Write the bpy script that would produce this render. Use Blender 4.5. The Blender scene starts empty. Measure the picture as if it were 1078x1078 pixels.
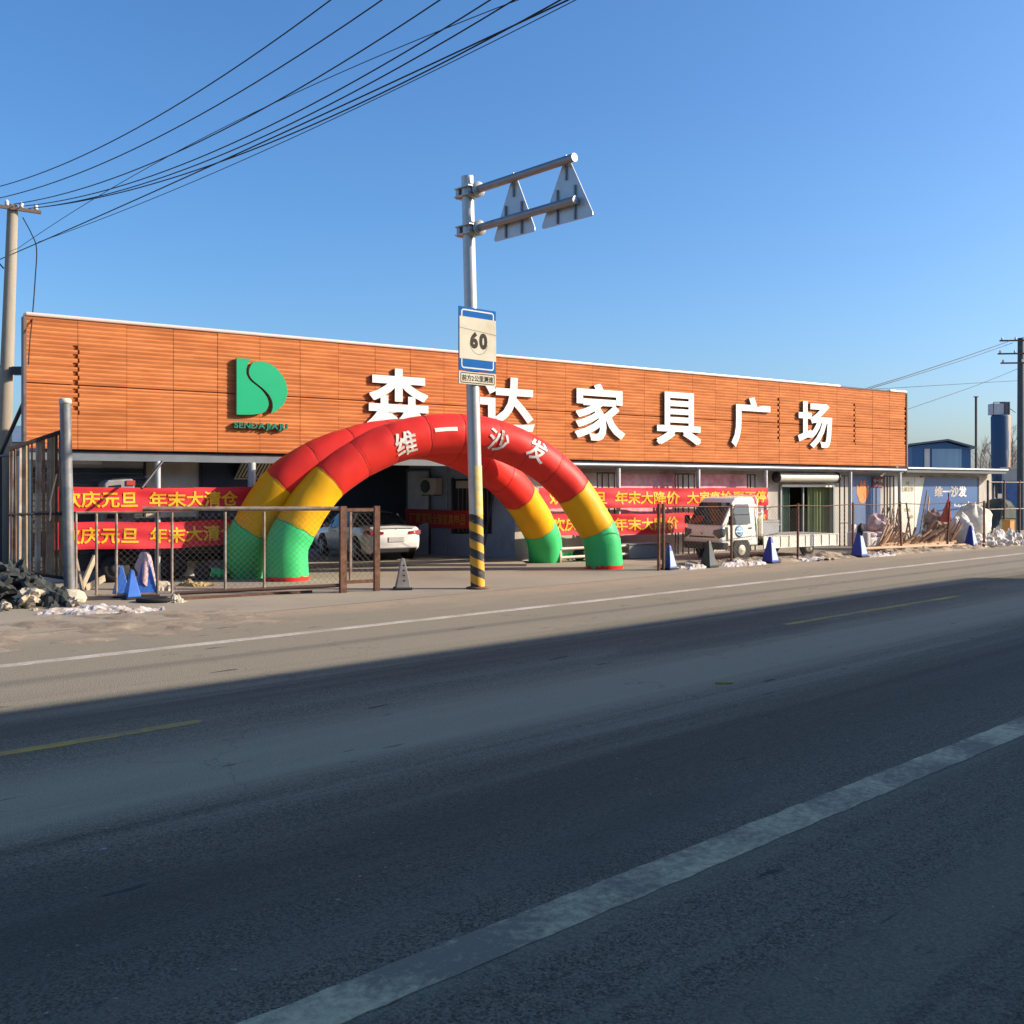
import bpy, bmesh, math, random
from mathutils import Vector, Matrix, noise
random.seed(7)
R = math.radians
sc = bpy.context.scene
COL = sc.collection

# ------------------------------------------------------------------ camera, sky, sun, exposure
H = 2.2                    # eye height
F = 1080.0                 # focal length in photo pixels (photo is 1078 px wide)
CU, HV = 539.0, 515.0      # image centre column, horizon row
cam = bpy.data.cameras.new("camera")
cam.sensor_width = 36; cam.lens = 36 * F / 1078.0
cam.shift_y = -(539.0 - HV) / 1078.0
cam.clip_start = 0.1; cam.clip_end = 3000
camo = bpy.data.objects.new("camera", cam); COL.objects.link(camo)
camo.location = (0, 0, H); camo.rotation_euler = (R(90), 0, 0)
sc.camera = camo

SUN_AZ = 91.0              # degrees to the right of straight-behind
SUN_EL = 25.0
a, e = R(SUN_AZ), R(SUN_EL)
TO_SUN = Vector((math.sin(a) * math.cos(e), -math.cos(a) * math.cos(e), math.sin(e)))
world = bpy.data.worlds.new("World"); sc.world = world
world.use_nodes = True
nt = world.node_tree
for n in list(nt.nodes): nt.nodes.remove(n)
out = nt.nodes.new('ShaderNodeOutputWorld'); bg = nt.nodes.new('ShaderNodeBackground')
sky = nt.nodes.new('ShaderNodeTexSky'); sky.sky_type = 'NISHITA'
sky.sun_disc = False
sky.sun_elevation = e
sky.sun_rotation = math.atan2(TO_SUN.x, TO_SUN.y)
sky.altitude = 0; sky.air_density = 1.0; sky.dust_density = 2.0; sky.ozone_density = 6.0
bg.inputs[1].default_value = 0.121
hs = nt.nodes.new('ShaderNodeHueSaturation'); hs.inputs['Saturation'].default_value = 1.12
nt.links.new(sky.outputs[0], hs.inputs['Color']); nt.links.new(hs.outputs[0], bg.inputs[0]); nt.links.new(bg.outputs[0], out.inputs[0])
sl = bpy.data.lights.new("sun", 'SUN'); sl.energy = 4.4; sl.angle = R(0.53); sl.color = (1.0, 0.86, 0.68)
so = bpy.data.objects.new("sun", sl); COL.objects.link(so)
so.rotation_euler = TO_SUN.to_track_quat('Z', 'Y').to_euler()
so.location = (30, -20, 30)
sc.view_settings.view_transform = 'Standard'; sc.view_settings.look = 'None'
sc.view_settings.exposure = 0.85; sc.view_settings.gamma = 1

# ------------------------------------------------------------------ frames of reference
def ray(u, v): return Vector(((u - CU) / F, 1.0, (HV - v) / F))
def at(u, v, Y): d = ray(u, v); return Vector((d.x * Y, Y, H + d.z * Y))
def gnd(u, v, z=0.0):
    Y = (H - z) * F / (v - HV); return Vector(((u - CU) / F * Y, Y, z))
def onplane(u, v, p0, n):
    d = ray(u, v); o = Vector((0, 0, H)); k = (p0 - o).dot(n) / d.dot(n); return o + d * k
TD = Vector((0.729, 0.6845, 0)).normalized(); ND = Vector((-TD.y, TD.x, 0))      # road
def RD(s, p, z=0.0): return TD * s + ND * p + Vector((0, 0, z))
D0 = 30.3
BD = Vector((0.8224, 0.5689, 0)).normalized(); MD = Vector((BD.y, -BD.x, 0))     # building: along, outward
def B(s, o=0.0, z=0.0): return Vector((0, D0, 0)) + BD * s + MD * o + Vector((0, 0, z))
def S(u, o=0.0):
    k = (u - CU) / F; x0 = MD.x * o; y0 = D0 + MD.y * o
    return (k * y0 - x0) / (BD.x - k * BD.y)
def BZ(u, v, o=0.0):
    p = B(S(u, o), o); return H + (HV - v) / F * p.y
UP = Vector((0, 0, 1))

# ------------------------------------------------------------------ materials
MATS = {}
def mat(name, col, rough=0.6, metal=0.0, var=0.12, scale=3.0, bump=0.0, bscale=40.0, dirt=None, dirt_amt=0.0, dscale=1.5, spec=0.4, alpha=None, stretch=None, coat=0.0, island=0.0, sss=0.0):
    if name in MATS: return MATS[name]
    m = bpy.data.materials.new(name); m.use_nodes = True
    t = m.node_tree; b = t.nodes['Principled BSDF']
    b.inputs['Roughness'].default_value = rough; b.inputs['Metallic'].default_value = metal
    b.inputs['Specular IOR Level'].default_value = spec
    if coat: b.inputs['Coat Weight'].default_value = coat
    tc = t.nodes.new('ShaderNodeTexCoord'); src = tc.outputs['Object']
    if stretch:
        mp = t.nodes.new('ShaderNodeMapping'); mp.inputs['Scale'].default_value = stretch
        t.links.new(src, mp.inputs[0]); src = mp.outputs[0]
    n1 = t.nodes.new('ShaderNodeTexNoise'); n1.inputs['Scale'].default_value = scale; n1.inputs['Detail'].default_value = 6
    t.links.new(src, n1.inputs['Vector'])
    r = t.nodes.new('ShaderNodeMapRange'); r.inputs[1].default_value = 0.3; r.inputs[2].default_value = 0.7
    r.inputs[3].default_value = 1 - var; r.inputs[4].default_value = 1 + var
    t.links.new(n1.outputs[0], r.inputs[0])
    mul = t.nodes.new('ShaderNodeVectorMath'); mul.operation = 'SCALE'
    mul.inputs[0].default_value = col[:3]; t.links.new(r.outputs[0], mul.inputs['Scale'])
    colout = mul.outputs[0]
    if dirt is not None:
        n2 = t.nodes.new('ShaderNodeTexNoise'); n2.inputs['Scale'].default_value = dscale; n2.inputs['Detail'].default_value = 8; n2.inputs['Roughness'].default_value = 0.65
        t.links.new(src, n2.inputs['Vector'])
        r2 = t.nodes.new('ShaderNodeMapRange'); r2.inputs[1].default_value = 0.62 - 0.35 * dirt_amt; r2.inputs[2].default_value = 0.78 - 0.2 * dirt_amt
        t.links.new(n2.outputs[0], r2.inputs[0])
        mx = t.nodes.new('ShaderNodeMixRGB'); mx.inputs[2].default_value = (*dirt, 1)
        t.links.new(r2.outputs[0], mx.inputs[0]); t.links.new(colout, mx.inputs[1]); colout = mx.outputs[0]
    if island:
        ge = t.nodes.new('ShaderNodeNewGeometry'); ri = t.nodes.new('ShaderNodeMapRange'); ri.inputs[3].default_value = 1 - island; ri.inputs[4].default_value = 1 + island
        t.links.new(ge.outputs['Random Per Island'], ri.inputs[0]); m3 = t.nodes.new('ShaderNodeVectorMath'); m3.operation = 'SCALE'
        t.links.new(colout, m3.inputs[0]); t.links.new(ri.outputs[0], m3.inputs['Scale']); colout = m3.outputs[0]
    if sss:
        b.inputs['Subsurface Weight'].default_value = sss; b.inputs['Subsurface Radius'].default_value = (1, 1, 1); b.inputs['Subsurface Scale'].default_value = 0.25
    t.links.new(colout, b.inputs['Base Color'])
    if bump:
        n3 = t.nodes.new('ShaderNodeTexNoise'); n3.inputs['Scale'].default_value = bscale; n3.inputs['Detail'].default_value = 4
        t.links.new(src, n3.inputs['Vector'])
        bp = t.nodes.new('ShaderNodeBump'); bp.inputs['Strength'].default_value = bump; bp.inputs['Distance'].default_value = 0.02
        t.links.new(n3.outputs[0], bp.inputs['Height']); t.links.new(bp.outputs[0], b.inputs['Normal'])
    if alpha is not None: b.inputs['Alpha'].default_value = alpha
    MATS[name] = m; return m

def road_material(name, sand_start):
    """asphalt / dusty shoulder: object x runs along the road, y across it"""
    m = bpy.data.materials.new(name); m.use_nodes = True; t = m.node_tree; b = t.nodes['Principled BSDF']
    L = t.links.new; N = t.nodes.new
    tc = N('ShaderNodeTexCoord')
    def noi(scale, det, stretch=None, rough=0.5):
        src = tc.outputs['Object']
        if stretch:
            mp = N('ShaderNodeMapping'); mp.inputs['Scale'].default_value = stretch; L(src, mp.inputs[0]); src = mp.outputs[0]
        n = N('ShaderNodeTexNoise'); n.inputs['Scale'].default_value = scale; n.inputs['Detail'].default_value = det; n.inputs['Roughness'].default_value = rough
        L(src, n.inputs['Vector']); return n.outputs[0]
    def rng(x, a, b_, c, d):
        r = N('ShaderNodeMapRange'); L(x, r.inputs[0])
        for i, val in enumerate((a, b_, c, d)): r.inputs[i + 1].default_value = val
        return r.outputs[0]
    def mix(f, c1, c2, mode='MIX'):
        x = N('ShaderNodeMixRGB'); x.blend_type = mode
        for i, val in enumerate((f, c1, c2)):
            if isinstance(val, (int, float)): x.inputs[i].default_value = val
            elif isinstance(val, tuple): x.inputs[i].default_value = (*val, 1)
            else: L(val, x.inputs[i])
        return x.outputs[0]
    def math_(op, x, y):
        q = N('ShaderNodeMath'); q.operation = op
        for i, val in enumerate((x, y)):
            if isinstance(val, (int, float)): q.inputs[i].default_value = val
            else: L(val, q.inputs[i])
        return q.outputs[0]
    sep = N('ShaderNodeSeparateXYZ'); L(tc.outputs['Object'], sep.inputs[0]); py = sep.outputs[1]
    streak = noi(1.0, 5, (0.06, 2.2, 1), 0.6)
    blot = noi(0.35, 6, None, 0.6)
    # aggregate
    vor = N('ShaderNodeTexVoronoi'); vor.inputs['Scale'].default_value = 82; L(tc.outputs['Object'], vor.inputs['Vector'])
    fine = noi(38, 3, None, 0.7)
    base = mix(rng(vor.outputs['Color'], 0.1, 0.95, 0, 1), (0.062, 0.057, 0.039), (0.250, 0.222, 0.150))
    base = mix(rng(fine, 0.55, 0.70, 0, 0.6), base, (0.29, 0.26, 0.175))
    base = mix(rng(streak, 0.52, 0.70, 0, 0.55), base, (0.27, 0.24, 0.175))
    base = mix(rng(streak, 0.46, 0.30, 0, 0.55), base, (0.058, 0.052, 0.038))
    base = mix(rng(blot, 0.55, 0.75, 0, 0.4), base, (0.21, 0.185, 0.135))
    # pale worn wheel path near the centre line (p about 7.6) and a lighter tan toward the far side
    wig = math_('ADD', py, rng(streak, 0, 1, -0.9, 0.9))
    w1 = rng(math_('ABSOLUTE', math_('SUBTRACT', wig, 7.6), 0), 1.2, 0.35, 0, 0.75)
    base = mix(w1, base, (0.36, 0.32, 0.21))
    w6 = rng(math_('ABSOLUTE', math_('SUBTRACT', wig, 1.0), 0), 0.9, 0.2, 0, 0.55)
    base = mix(w6, base, (0.075, 0.064, 0.042))
    w2 = rng(math_('ABSOLUTE', math_('SUBTRACT', wig, 2.2), 0), 0.55, 0.05, 0, 0.45)
    base = mix(w2, base, (0.27, 0.23, 0.16))
    w4 = rng(math_('ABSOLUTE', math_('SUBTRACT', wig, 5.2), 0), 1.3, 0.2, 0, 0.6)
    base = mix(w4, base, (0.075, 0.067, 0.05))
    w5 = rng(math_('ABSOLUTE', math_('SUBTRACT', wig, 10.0), 0), 0.7, 0.2, 0, 0.6)
    base = mix(w5, base, (0.075, 0.066, 0.05))
    patch_ = noi(0.16, 3, (0.6, 1.6, 1), 0.45)
    base = mix(rng(patch_, 0.56, 0.585, 0, 0.35), base, (0.075, 0.068, 0.052))
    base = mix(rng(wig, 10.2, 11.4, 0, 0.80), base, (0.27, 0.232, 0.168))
    wig2 = math_('ADD', py, rng(streak, 0, 1, -0.25, 0.25))
    w3 = rng(math_('ABSOLUTE', math_('SUBTRACT', wig2, 12.3), 0), 0.24, 0.06, 0, 0.55)
    base = mix(w3, base, (0.13, 0.115, 0.10))
    wig3 = math_('ADD', py, rng(noi(0.5, 6, (0.4, 1, 1), 0.65), 0, 1, -2.2, 2.2))
    base = mix(rng(wig3, sand_start, sand_start + 1.2, 0, 0.85), base, mix(rng(fine, 0.35, 0.65, 0, 1), (0.30, 0.225, 0.15), (0.42, 0.33, 0.23)))
    # long cracks
    wv = N('ShaderNodeTexVoronoi'); wv.feature = 'DISTANCE_TO_EDGE'; wv.inputs['Scale'].default_value = 0.33
    mp = N('ShaderNodeMapping'); mp.inputs['Scale'].default_value = (0.8, 0.5, 1)
    ds = N('ShaderNodeVectorMath'); ds.operation = 'ADD'
    nz = N('ShaderNodeTexNoise'); nz.inputs['Scale'].default_value = 2.5; nz.inputs['Detail'].default_value = 5; L(tc.outputs['Object'], nz.inputs['Vector'])
    L(tc.outputs['Object'], ds.inputs[0]); L(nz.outputs['Color'], ds.inputs[1]); L(ds.outputs[0], mp.inputs[0]); L(mp.outputs[0], wv.inputs['Vector'])
    base = mix(rng(wv.outputs['Distance'], 0.0, 0.004, 0.35, 0), base, (0.03, 0.03, 0.03))
    # little dark scuffs and pale grit
    sc1 = noi(2.2, 3, (0.5, 2.6, 1), 0.5)
    base = mix(rng(sc1, 0.685, 0.72, 0, 0.75), base, (0.035, 0.035, 0.037))
    grit = noi(16, 2, None, 0.5)
    base = mix(rng(grit, 0.72, 0.76, 0, 0.8), base, (0.36, 0.34, 0.31))
    L(base, b.inputs['Base Color']); b.inputs['Roughness'].default_value = 0.88; b.inputs['Specular IOR Level'].default_value = 0.25
    bp = N('ShaderNodeBump'); bp.inputs['Strength'].default_value = 0.55; bp.inputs['Distance'].default_value = 0.012
    L(vor.outputs['Distance'], bp.inputs['Height']); L(bp.outputs[0], b.inputs['Normal'])
    return m

def paint_material(name, col, under, keep):
    m = bpy.data.materials.new(name); m.use_nodes = True; t = m.node_tree; b = t.nodes['Principled BSDF']
    tc = t.nodes.new('ShaderNodeTexCoord')
    n = t.nodes.new('ShaderNodeTexNoise'); n.inputs['Scale'].default_value = 14; n.inputs['Detail'].default_value = 8; n.inputs['Roughness'].default_value = 0.8
    n2 = t.nodes.new('ShaderNodeTexNoise'); n2.inputs['Scale'].default_value = 1.1; n2.inputs['Detail'].default_value = 4
    t.links.new(tc.outputs['Object'], n.inputs['Vector']); t.links.new(tc.outputs['Object'], n2.inputs['Vector'])
    ad = t.nodes.new('ShaderNodeMath'); ad.operation = 'ADD'
    t.links.new(n.outputs[0], ad.inputs[0]); t.links.new(n2.outputs[0], ad.inputs[1])
    r = t.nodes.new('ShaderNodeMapRange'); r.inputs[1].default_value = 0.85 + keep; r.inputs[2].default_value = 1.12 + keep
    t.links.new(ad.outputs[0], r.inputs[0])
    x = t.nodes.new('ShaderNodeMixRGB'); x.inputs[1].default_value = (*col, 1); x.inputs[2].default_value = (*under, 1)
    t.links.new(r.outputs[0], x.inputs[0]); t.links.new(x.outputs[0], b.inputs['Base Color'])
    b.inputs['Roughness'].default_value = 0.85
    bp = t.nodes.new('ShaderNodeBump'); bp.inputs['Strength'].default_value = 0.4; bp.inputs['Distance'].default_value = 0.01
    n3 = t.nodes.new('ShaderNodeTexNoise'); n3.inputs['Scale'].default_value = 50; t.links.new(tc.outputs['Object'], n3.inputs['Vector'])
    t.links.new(n3.outputs[0], bp.inputs['Height']); t.links.new(bp.outputs[0], b.inputs['Normal'])
    return m

# ------------------------------------------------------------------ mesh helpers
class MB:
    def __init__(s): s.v = []; s.f = []; s.smooth = []
    def add(s, vs, fs, smooth=False):
        o = len(s.v); s.v += [Vector(x) for x in vs]
        for f in fs: s.f.append([i + o for i in f]); s.smooth.append(smooth)
        return s
    def box(s, c, x, y, z, hx, hy, hz):
        c = Vector(c); x = Vector(x) * hx; y = Vector(y) * hy; z = Vector(z) * hz
        vs = [c + x * i + y * j + z * k for k in (-1, 1) for j in (-1, 1) for i in (-1, 1)]
        return s.add(vs, [(0, 2, 3, 1), (4, 5, 7, 6), (0, 1, 5, 4), (2, 6, 7, 3), (0, 4, 6, 2), (1, 3, 7, 5)])
    def abox(s, x0, x1, y0, y1, z0, z1):
        return s.box(((x0 + x1) / 2, (y0 + y1) / 2, (z0 + z1) / 2), (1, 0, 0), (0, 1, 0), (0, 0, 1), (x1 - x0) / 2, (y1 - y0) / 2, (z1 - z0) / 2)
    def bbox(s, s0, s1, o0, o1, z0, z1):          # box in building frame
        c = B((s0 + s1) / 2, (o0 + o1) / 2, (z0 + z1) / 2)
        return s.box(c, BD, -MD, UP, (s1 - s0) / 2, (o1 - o0) / 2, (z1 - z0) / 2)
    def tube(s, pts, r, n=8, cap=True, smooth=True):
        pts = [Vector(p) for p in pts]; rs = r if isinstance(r, (list, tuple)) else [r] * len(pts)
        rings = []; prev = None
        for i, p in enumerate(pts):
            t = (pts[min(i + 1, len(pts) - 1)] - pts[max(i - 1, 0)]).normalized()
            if prev is None:
                ref = UP if abs(t.z) < 0.9 else Vector((1, 0, 0)); q = t.cross(ref).normalized()
            else: q = (prev - t * prev.dot(t)).normalized()
            prev = q; w = t.cross(q)
            rings.append([p + (q * math.cos(2 * math.pi * k / n) + w * math.sin(2 * math.pi * k / n)) * rs[i] for k in range(n)])
        vs = [x for rg in rings for x in rg]; fs = []
        for i in range(len(pts) - 1):
            for k in range(n):
                fs.append((i * n + k, i * n + (k + 1) % n, (i + 1) * n + (k + 1) % n, (i + 1) * n + k))
        s.add(vs, fs, smooth)
        if cap:
            o = len(s.v); s.add(rings[0], [tuple(range(n - 1, -1, -1))]); s.add(rings[-1], [tuple(range(n))])
        return s
    def prism(s, poly, d):                         # poly: list of points, d: extrusion vector
        poly = [Vector(p) for p in poly]; d = Vector(d); n = len(poly)
        vs = poly + [p + d for p in poly]
        fs = [tuple(range(n)), tuple(range(2 * n - 1, n - 1, -1))] + [(i, i + n, (i + 1) % n + n, (i + 1) % n) for i in range(n)]
        return s.add(vs, fs)
    def lathe(s, c, prof, n=20, axis=UP, smooth=True):
        c = Vector(c); axis = Vector(axis).normalized(); ref = Vector((1, 0, 0)) if abs(axis.x) < 0.9 else Vector((0, 1, 0))
        q = axis.cross(ref).normalized(); w = axis.cross(q)
        vs = []; fs = []
        for (r, z) in prof:
            for k in range(n):
                an = 2 * math.pi * k / n; vs.append(c + axis * z + (q * math.cos(an) + w * math.sin(an)) * r)
        for i in range(len(prof) - 1):
            for k in range(n): fs.append((i * n + k, i * n + (k + 1) % n, (i + 1) * n + (k + 1) % n, (i + 1) * n + k))
        fs.append(tuple(range(n - 1, -1, -1))); fs.append(tuple(range((len(prof) - 1) * n, len(prof) * n)))
        return s.add(vs, fs, smooth)
    def blob(s, c, r, seed=0, rough=0.35, sub=2, flat=1.0, freq=1.3):
        bm = bmesh.new(); bmesh.ops.create_icosphere(bm, subdivisions=sub, radius=1.0)
        c = Vector(c); r = Vector(r) if not isinstance(r, (int, float)) else Vector((r, r, r))
        vs = []
        for v in bm.verts:
            k = 1 + rough * noise.noise(v.co * freq + Vector((seed * 3.1, seed * 1.7, seed)))
            vs.append(c + Vector((v.co.x * r.x * k, v.co.y * r.y * k, v.co.z * r.z * k * flat)))
        fs = [tuple(v.index for v in f.verts) for f in bm.faces]
        bm.free(); return s.add(vs, fs, False)
    def mesh(s, name, inv=None, bevel=0.0):
        me = bpy.data.meshes.new(name)
        vs = [(inv @ v) if inv is not None else v for v in s.v]
        me.from_pydata([tuple(v) for v in vs], [], s.f); me.update()
        for p, sm in zip(me.polygons, s.smooth): p.use_smooth = sm
        bm = bmesh.new(); bm.from_mesh(me)
        bmesh.ops.delete(bm, geom=[v for v in bm.verts if not v.link_faces], context='VERTS')
        bmesh.ops.recalc_face_normals(bm, faces=bm.faces)
        bm.to_mesh(me); bm.free()
        return me

MW = {}                                            # world matrices of roots
def tag(o, label=None, cat=None, group=None, kind=None):
    if label: o['label'] = label
    if cat: o['category'] = cat
    if group: o['group'] = group
    if kind: o['kind'] = kind
    return o
def thing(name, label, cat, loc=(0, 0, 0), rz=0.0, group=None):
    o = bpy.data.objects.new(name, None); COL.objects.link(o); o.empty_display_size = 0.3
    o.location = loc; o.rotation_euler = (0, 0, rz)
    MW[o.name] = Matrix.Translation(Vector(loc)) @ Matrix.Rotation(rz, 4, 'Z')
    return tag(o, label, cat, group)
def rootmat(p):
    while p.parent: p = p.parent
    return MW[p.name]
def obj(name, mb, m, parent=None, world=False, base=None, bevel=0.0):
    """one mesh object; world=True: vertices given in world space"""
    inv = None
    if parent is not None and world: inv = rootmat(parent).inverted()
    if parent is None and base is not None: inv = Matrix.Translation(-Vector(base))
    me = mb.mesh(name, inv) if isinstance(mb, MB) else mb
    o = bpy.data.objects.new(name, me); COL.objects.link(o)
    if m: me.materials.append(m)
    if parent is not None: o.parent = parent
    elif base is not None: o.location = base; MW[o.name] = Matrix.Translation(Vector(base))
    else: MW[o.name] = Matrix.Identity(4)
    if bevel:
        md = o.modifiers.new('bevel', 'BEVEL'); md.width = bevel; md.segments = 2; md.limit_method = 'ANGLE'; md.angle_limit = R(40)
    return o
def single(name, mb, m, label, cat, base, group=None, bevel=0.0):
    return tag(obj(name, mb, m, None, False, base, bevel), label, cat, group)
def struct(name, mb, m, base=(0, 0, 0), rz=None):
    o = obj(name, mb, m, None, False, base); o['kind'] = 'structure'
    return o
def copy_tree(o, parent=None):
    c = o.copy(); COL.objects.link(c)
    if parent is not None: c.parent = parent
    for ch in [x for x in bpy.data.objects if x.parent == o]: copy_tree(ch, c)
    return c

_GL = {}
def _raw(ch, off, extrude):
    cu = bpy.data.curves.new("t", 'FONT'); cu.body = ch; cu.size = 1.0; cu.offset = off; cu.extrude = extrude
    cu.resolution_u = 3; cu.fill_mode = 'BOTH' if extrude else 'FRONT'
    o = bpy.data.objects.new("t", cu); COL.objects.link(o)
    dg = bpy.context.evaluated_depsgraph_get(); dg.update()
    me = bpy.data.meshes.new_from_object(o.evaluated_get(dg))
    vs = [v.co.copy() for v in me.vertices]; fs = [tuple(p.vertices) for p in me.polygons]
    area = sum(p.area for p in me.polygons if p.normal.z > 0.5)
    bpy.data.objects.remove(o); bpy.data.curves.remove(cu); bpy.data.meshes.remove(me)
    return vs, fs, area
def glyph(ch, offset, extrude):
    """one character, emboldened: the largest outline offset the filler survives, topped up with slightly shifted layers"""
    key = (ch, offset, extrude)
    if key in _GL: return _GL[key]
    v0, f0, a0 = _raw(ch, 0.0, extrude); best = (v0, f0, 0.0)
    if offset > 0:
        slope = (_raw(ch, 0.003, extrude)[2] - a0) / 0.003
        for k in (1.0, 0.8, 0.6, 0.45, 0.3):
            o_ = offset * k; v, f, ar = _raw(ch, o_, extrude)
            if abs(ar - (a0 + slope * o_)) < 0.035 * a0: best = (v, f, o_); break
    v, f, got = best; rem = offset - got
    vs = list(v); fs = list(f)
    if rem > 0.002:
        vs = []; fs = []
        for n_, (dx, dy) in enumerate(((0, 0), (1, 1), (-1, 1), (1, -1), (-1, -1))):
            o = len(vs); zz = n_ * 0.0012
            vs += [p + Vector((dx * rem * 0.8, dy * rem * 0.8, zz if p.z >= 0 else -zz)) for p in v]; fs += [tuple(i + o for i in q) for q in f]
    _GL[key] = (vs, fs); return _GL[key]
def text_mb(s, offset=0.0, extrude=0.0, space=1.0):
    """text laid out character by character with the CJK fallback font; 1 unit = em"""
    vs = []; fs = []; x = 0.0
    for ch in s:
        if ch == ' ': x += 0.55; continue
        v, f = glyph(ch, offset, extrude); o = len(vs)
        if ord(ch) < 256:
            lo = min(p.x for p in v); hi = max(p.x for p in v); sh = x - lo; adv = hi - lo + 0.07
        else: sh = x; adv = 1.0 * space
        vs += [p + Vector((sh, 0, 0)) for p in v]; fs += [tuple(i + o for i in q) for q in f]; x += adv
    return vs, fs
def text_fit(s, w, h, offset=0.0, depth=0.0, space=1.0):
    vs, fs = text_mb(s, offset, 0.1 if depth else 0.0, space)
    x0 = min(v.x for v in vs); x1 = max(v.x for v in vs); y0 = min(v.y for v in vs); y1 = max(v.y for v in vs)
    vs = [Vector(((v.x - x0) / (x1 - x0) * w - w / 2, (v.y - y0) / (y1 - y0) * h - h / 2, (v.z / 0.1 * depth / 2 + depth / 2) if depth else 0.0)) for v in vs]
    return vs, fs
def slice_mesh(vs, fs, step, axes=(0, 1)):
    bm = bmesh.new(); bv = [bm.verts.new(v) for v in vs]
    for f in fs:
        try: bm.faces.new([bv[i] for i in f])
        except ValueError: pass
    for ax in axes:
        lo = min(v[ax] for v in vs); hi = max(v[ax] for v in vs); x = lo + step
        no = Vector((0, 0, 0)); no[ax] = 1
        while x < hi:
            co = Vector((0, 0, 0)); co[ax] = x
            bmesh.ops.bisect_plane(bm, geom=bm.verts[:] + bm.edges[:] + bm.faces[:], plane_co=co, plane_no=no)
            x += step
    bm.verts.index_update()
    r = ([v.co.copy() for v in bm.verts], [tuple(v.index for v in f.verts) for f in bm.faces]); bm.free(); return r
def place(vs, c, x, y, z): return [Vector(c) + Vector(x) * v.x + Vector(y) * v.y + Vector(z) * v.z for v in vs]
def text_on(s, c, x, y, w, h, offset=0.0, depth=0.0, space=1.0):
    z = Vector(x).cross(Vector(y)); vs, fs = text_fit(s, w, h, offset, depth, space)
    return MB().add(place(vs, c, x, y, z), fs)

# common materials
M_GALV = mat('galvanised_steel', (0.42, 0.42, 0.40), 0.45, 0.55, 0.15, 4, dirt=(0.3, 0.26, 0.2), dirt_amt=0.25)
M_DARKSTEEL = mat('dark_steel', (0.05, 0.05, 0.055), 0.5, 0.3)
M_RUST = mat('rusty_steel', (0.13, 0.062, 0.04), 0.85, 0.1, 0.35, 9, bump=0.3, dirt=(0.22, 0.12, 0.07), dirt_amt=0.35, dscale=5)
M_GREYPIPE = mat('weathered_grey_pipe', (0.29, 0.255, 0.21), 0.65, 0.2, 0.2, 6, dirt=(0.18, 0.09, 0.05), dirt_amt=0.6, dscale=4)
M_WHITE = mat('white_paint', (0.80, 0.78, 0.74), 0.5, 0, 0.05, 2)
M_BLACK = mat('black_rubber', (0.018, 0.018, 0.02), 0.75)
M_GLASS = mat('dark_glass', (0.02, 0.025, 0.03), 0.06, 0, 0.0, spec=0.6)
M_RED = mat('red_cloth', (0.62, 0.02, 0.03), 0.75, 0, 0.12, 1.5, dirt=(0.50, 0.03, 0.04), dirt_amt=0.4)
M_YELLOWTXT = mat('yellow_print', (0.80, 0.42, 0.01), 0.7, 0, 0.06, 4)
M_CONCRETE = mat('pole_concrete', (0.31, 0.27, 0.21), 0.9, 0, 0.12, 3, bump=0.25, dirt=(0.22, 0.19, 0.15), dirt_amt=0.35, stretch=(3, 3, 0.4))

# ------------------------------------------------------------------ ground, road, yard
M_SOIL = mat('dusty_soil', (0.30, 0.24, 0.175), 0.95, 0, 0.25, 0.8, bump=0.5, bscale=6, dirt=(0.2, 0.16, 0.12), dirt_amt=0.4, dscale=0.4)
g = MB().add([(-900, -500, 0), (1400, -500, 0), (1400, 1800, 0), (-900, 1800, 0)], [(0, 1, 2, 3)])
struct('ground', g, M_SOIL)
RZ = math.atan2(TD.y, TD.x)
def strip(name, s0, s1, p0, p1, z, m, n=1):
    o = struct(name, MB().add([(s0, p0, 0), (s1, p0, 0), (s1, p1, 0), (s0, p1, 0)], [(0, 1, 2, 3)]), m)
    o.location = (0, 0, z); o.rotation_euler = (0, 0, RZ); return o
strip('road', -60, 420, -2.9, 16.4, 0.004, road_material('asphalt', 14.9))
M_YARD = mat('yard_concrete', (0.31, 0.265, 0.195), 0.9, 0, 0.12, 0.7, bump=0.25, bscale=14, dirt=(0.22, 0.185, 0.145), dirt_amt=0.5, dscale=0.35)
strip('yard_paving', -22, 60, 16.4, 48, 0.008, M_YARD)
M_WP = paint_material('worn_white_paint', (0.60, 0.51, 0.30), (0.22, 0.19, 0.13), -0.02)
M_WPF = paint_material('dusty_white_paint', (0.50, 0.46, 0.40), (0.30, 0.26, 0.21), 0.0)
M_YP = paint_material('worn_yellow_paint', (0.42, 0.28, 0.045), (0.16, 0.14, 0.09), 0.02)
def paint(name, s0, s1, p0, p1, z, m, near=30.0, wob=0.012):
    vs = []; fs = []; x = s0; seed = p0 * 3.3
    while True:
        w = wob if -12 < x < near else 0.0
        a_ = p0 + w * noise.fractal(Vector((x * 5, seed, 0)), 0.8, 2, 4); b_ = p1 + w * noise.fractal(Vector((x * 5, seed, 9)), 0.8, 2, 4)
        vs += [(x, a_, -z + 0.001), (x, a_, 0), (x, b_, 0), (x, b_, -z + 0.001)]
        if x >= s1: break
        x = min(s1, x + (0.10 if -12 < x < near else 8.0))
    n = len(vs) // 4
    for k in range(n - 1):
        for q in range(3): fs.append((4 * k + q, 4 * k + 4 + q, 4 * k + 5 + q, 4 * k + 1 + q))
    o = struct(name, MB().add(vs, fs), m); o.location = (0, 0, z); o.rotation_euler = (0, 0, RZ); return o
paint('edge_line', -60, 420, 3.55, 3.84, 0.0080, M_WP)
paint('far_edge_line', -60, 420, 13.52, 13.72, 0.0082, M_WPF)
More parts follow.
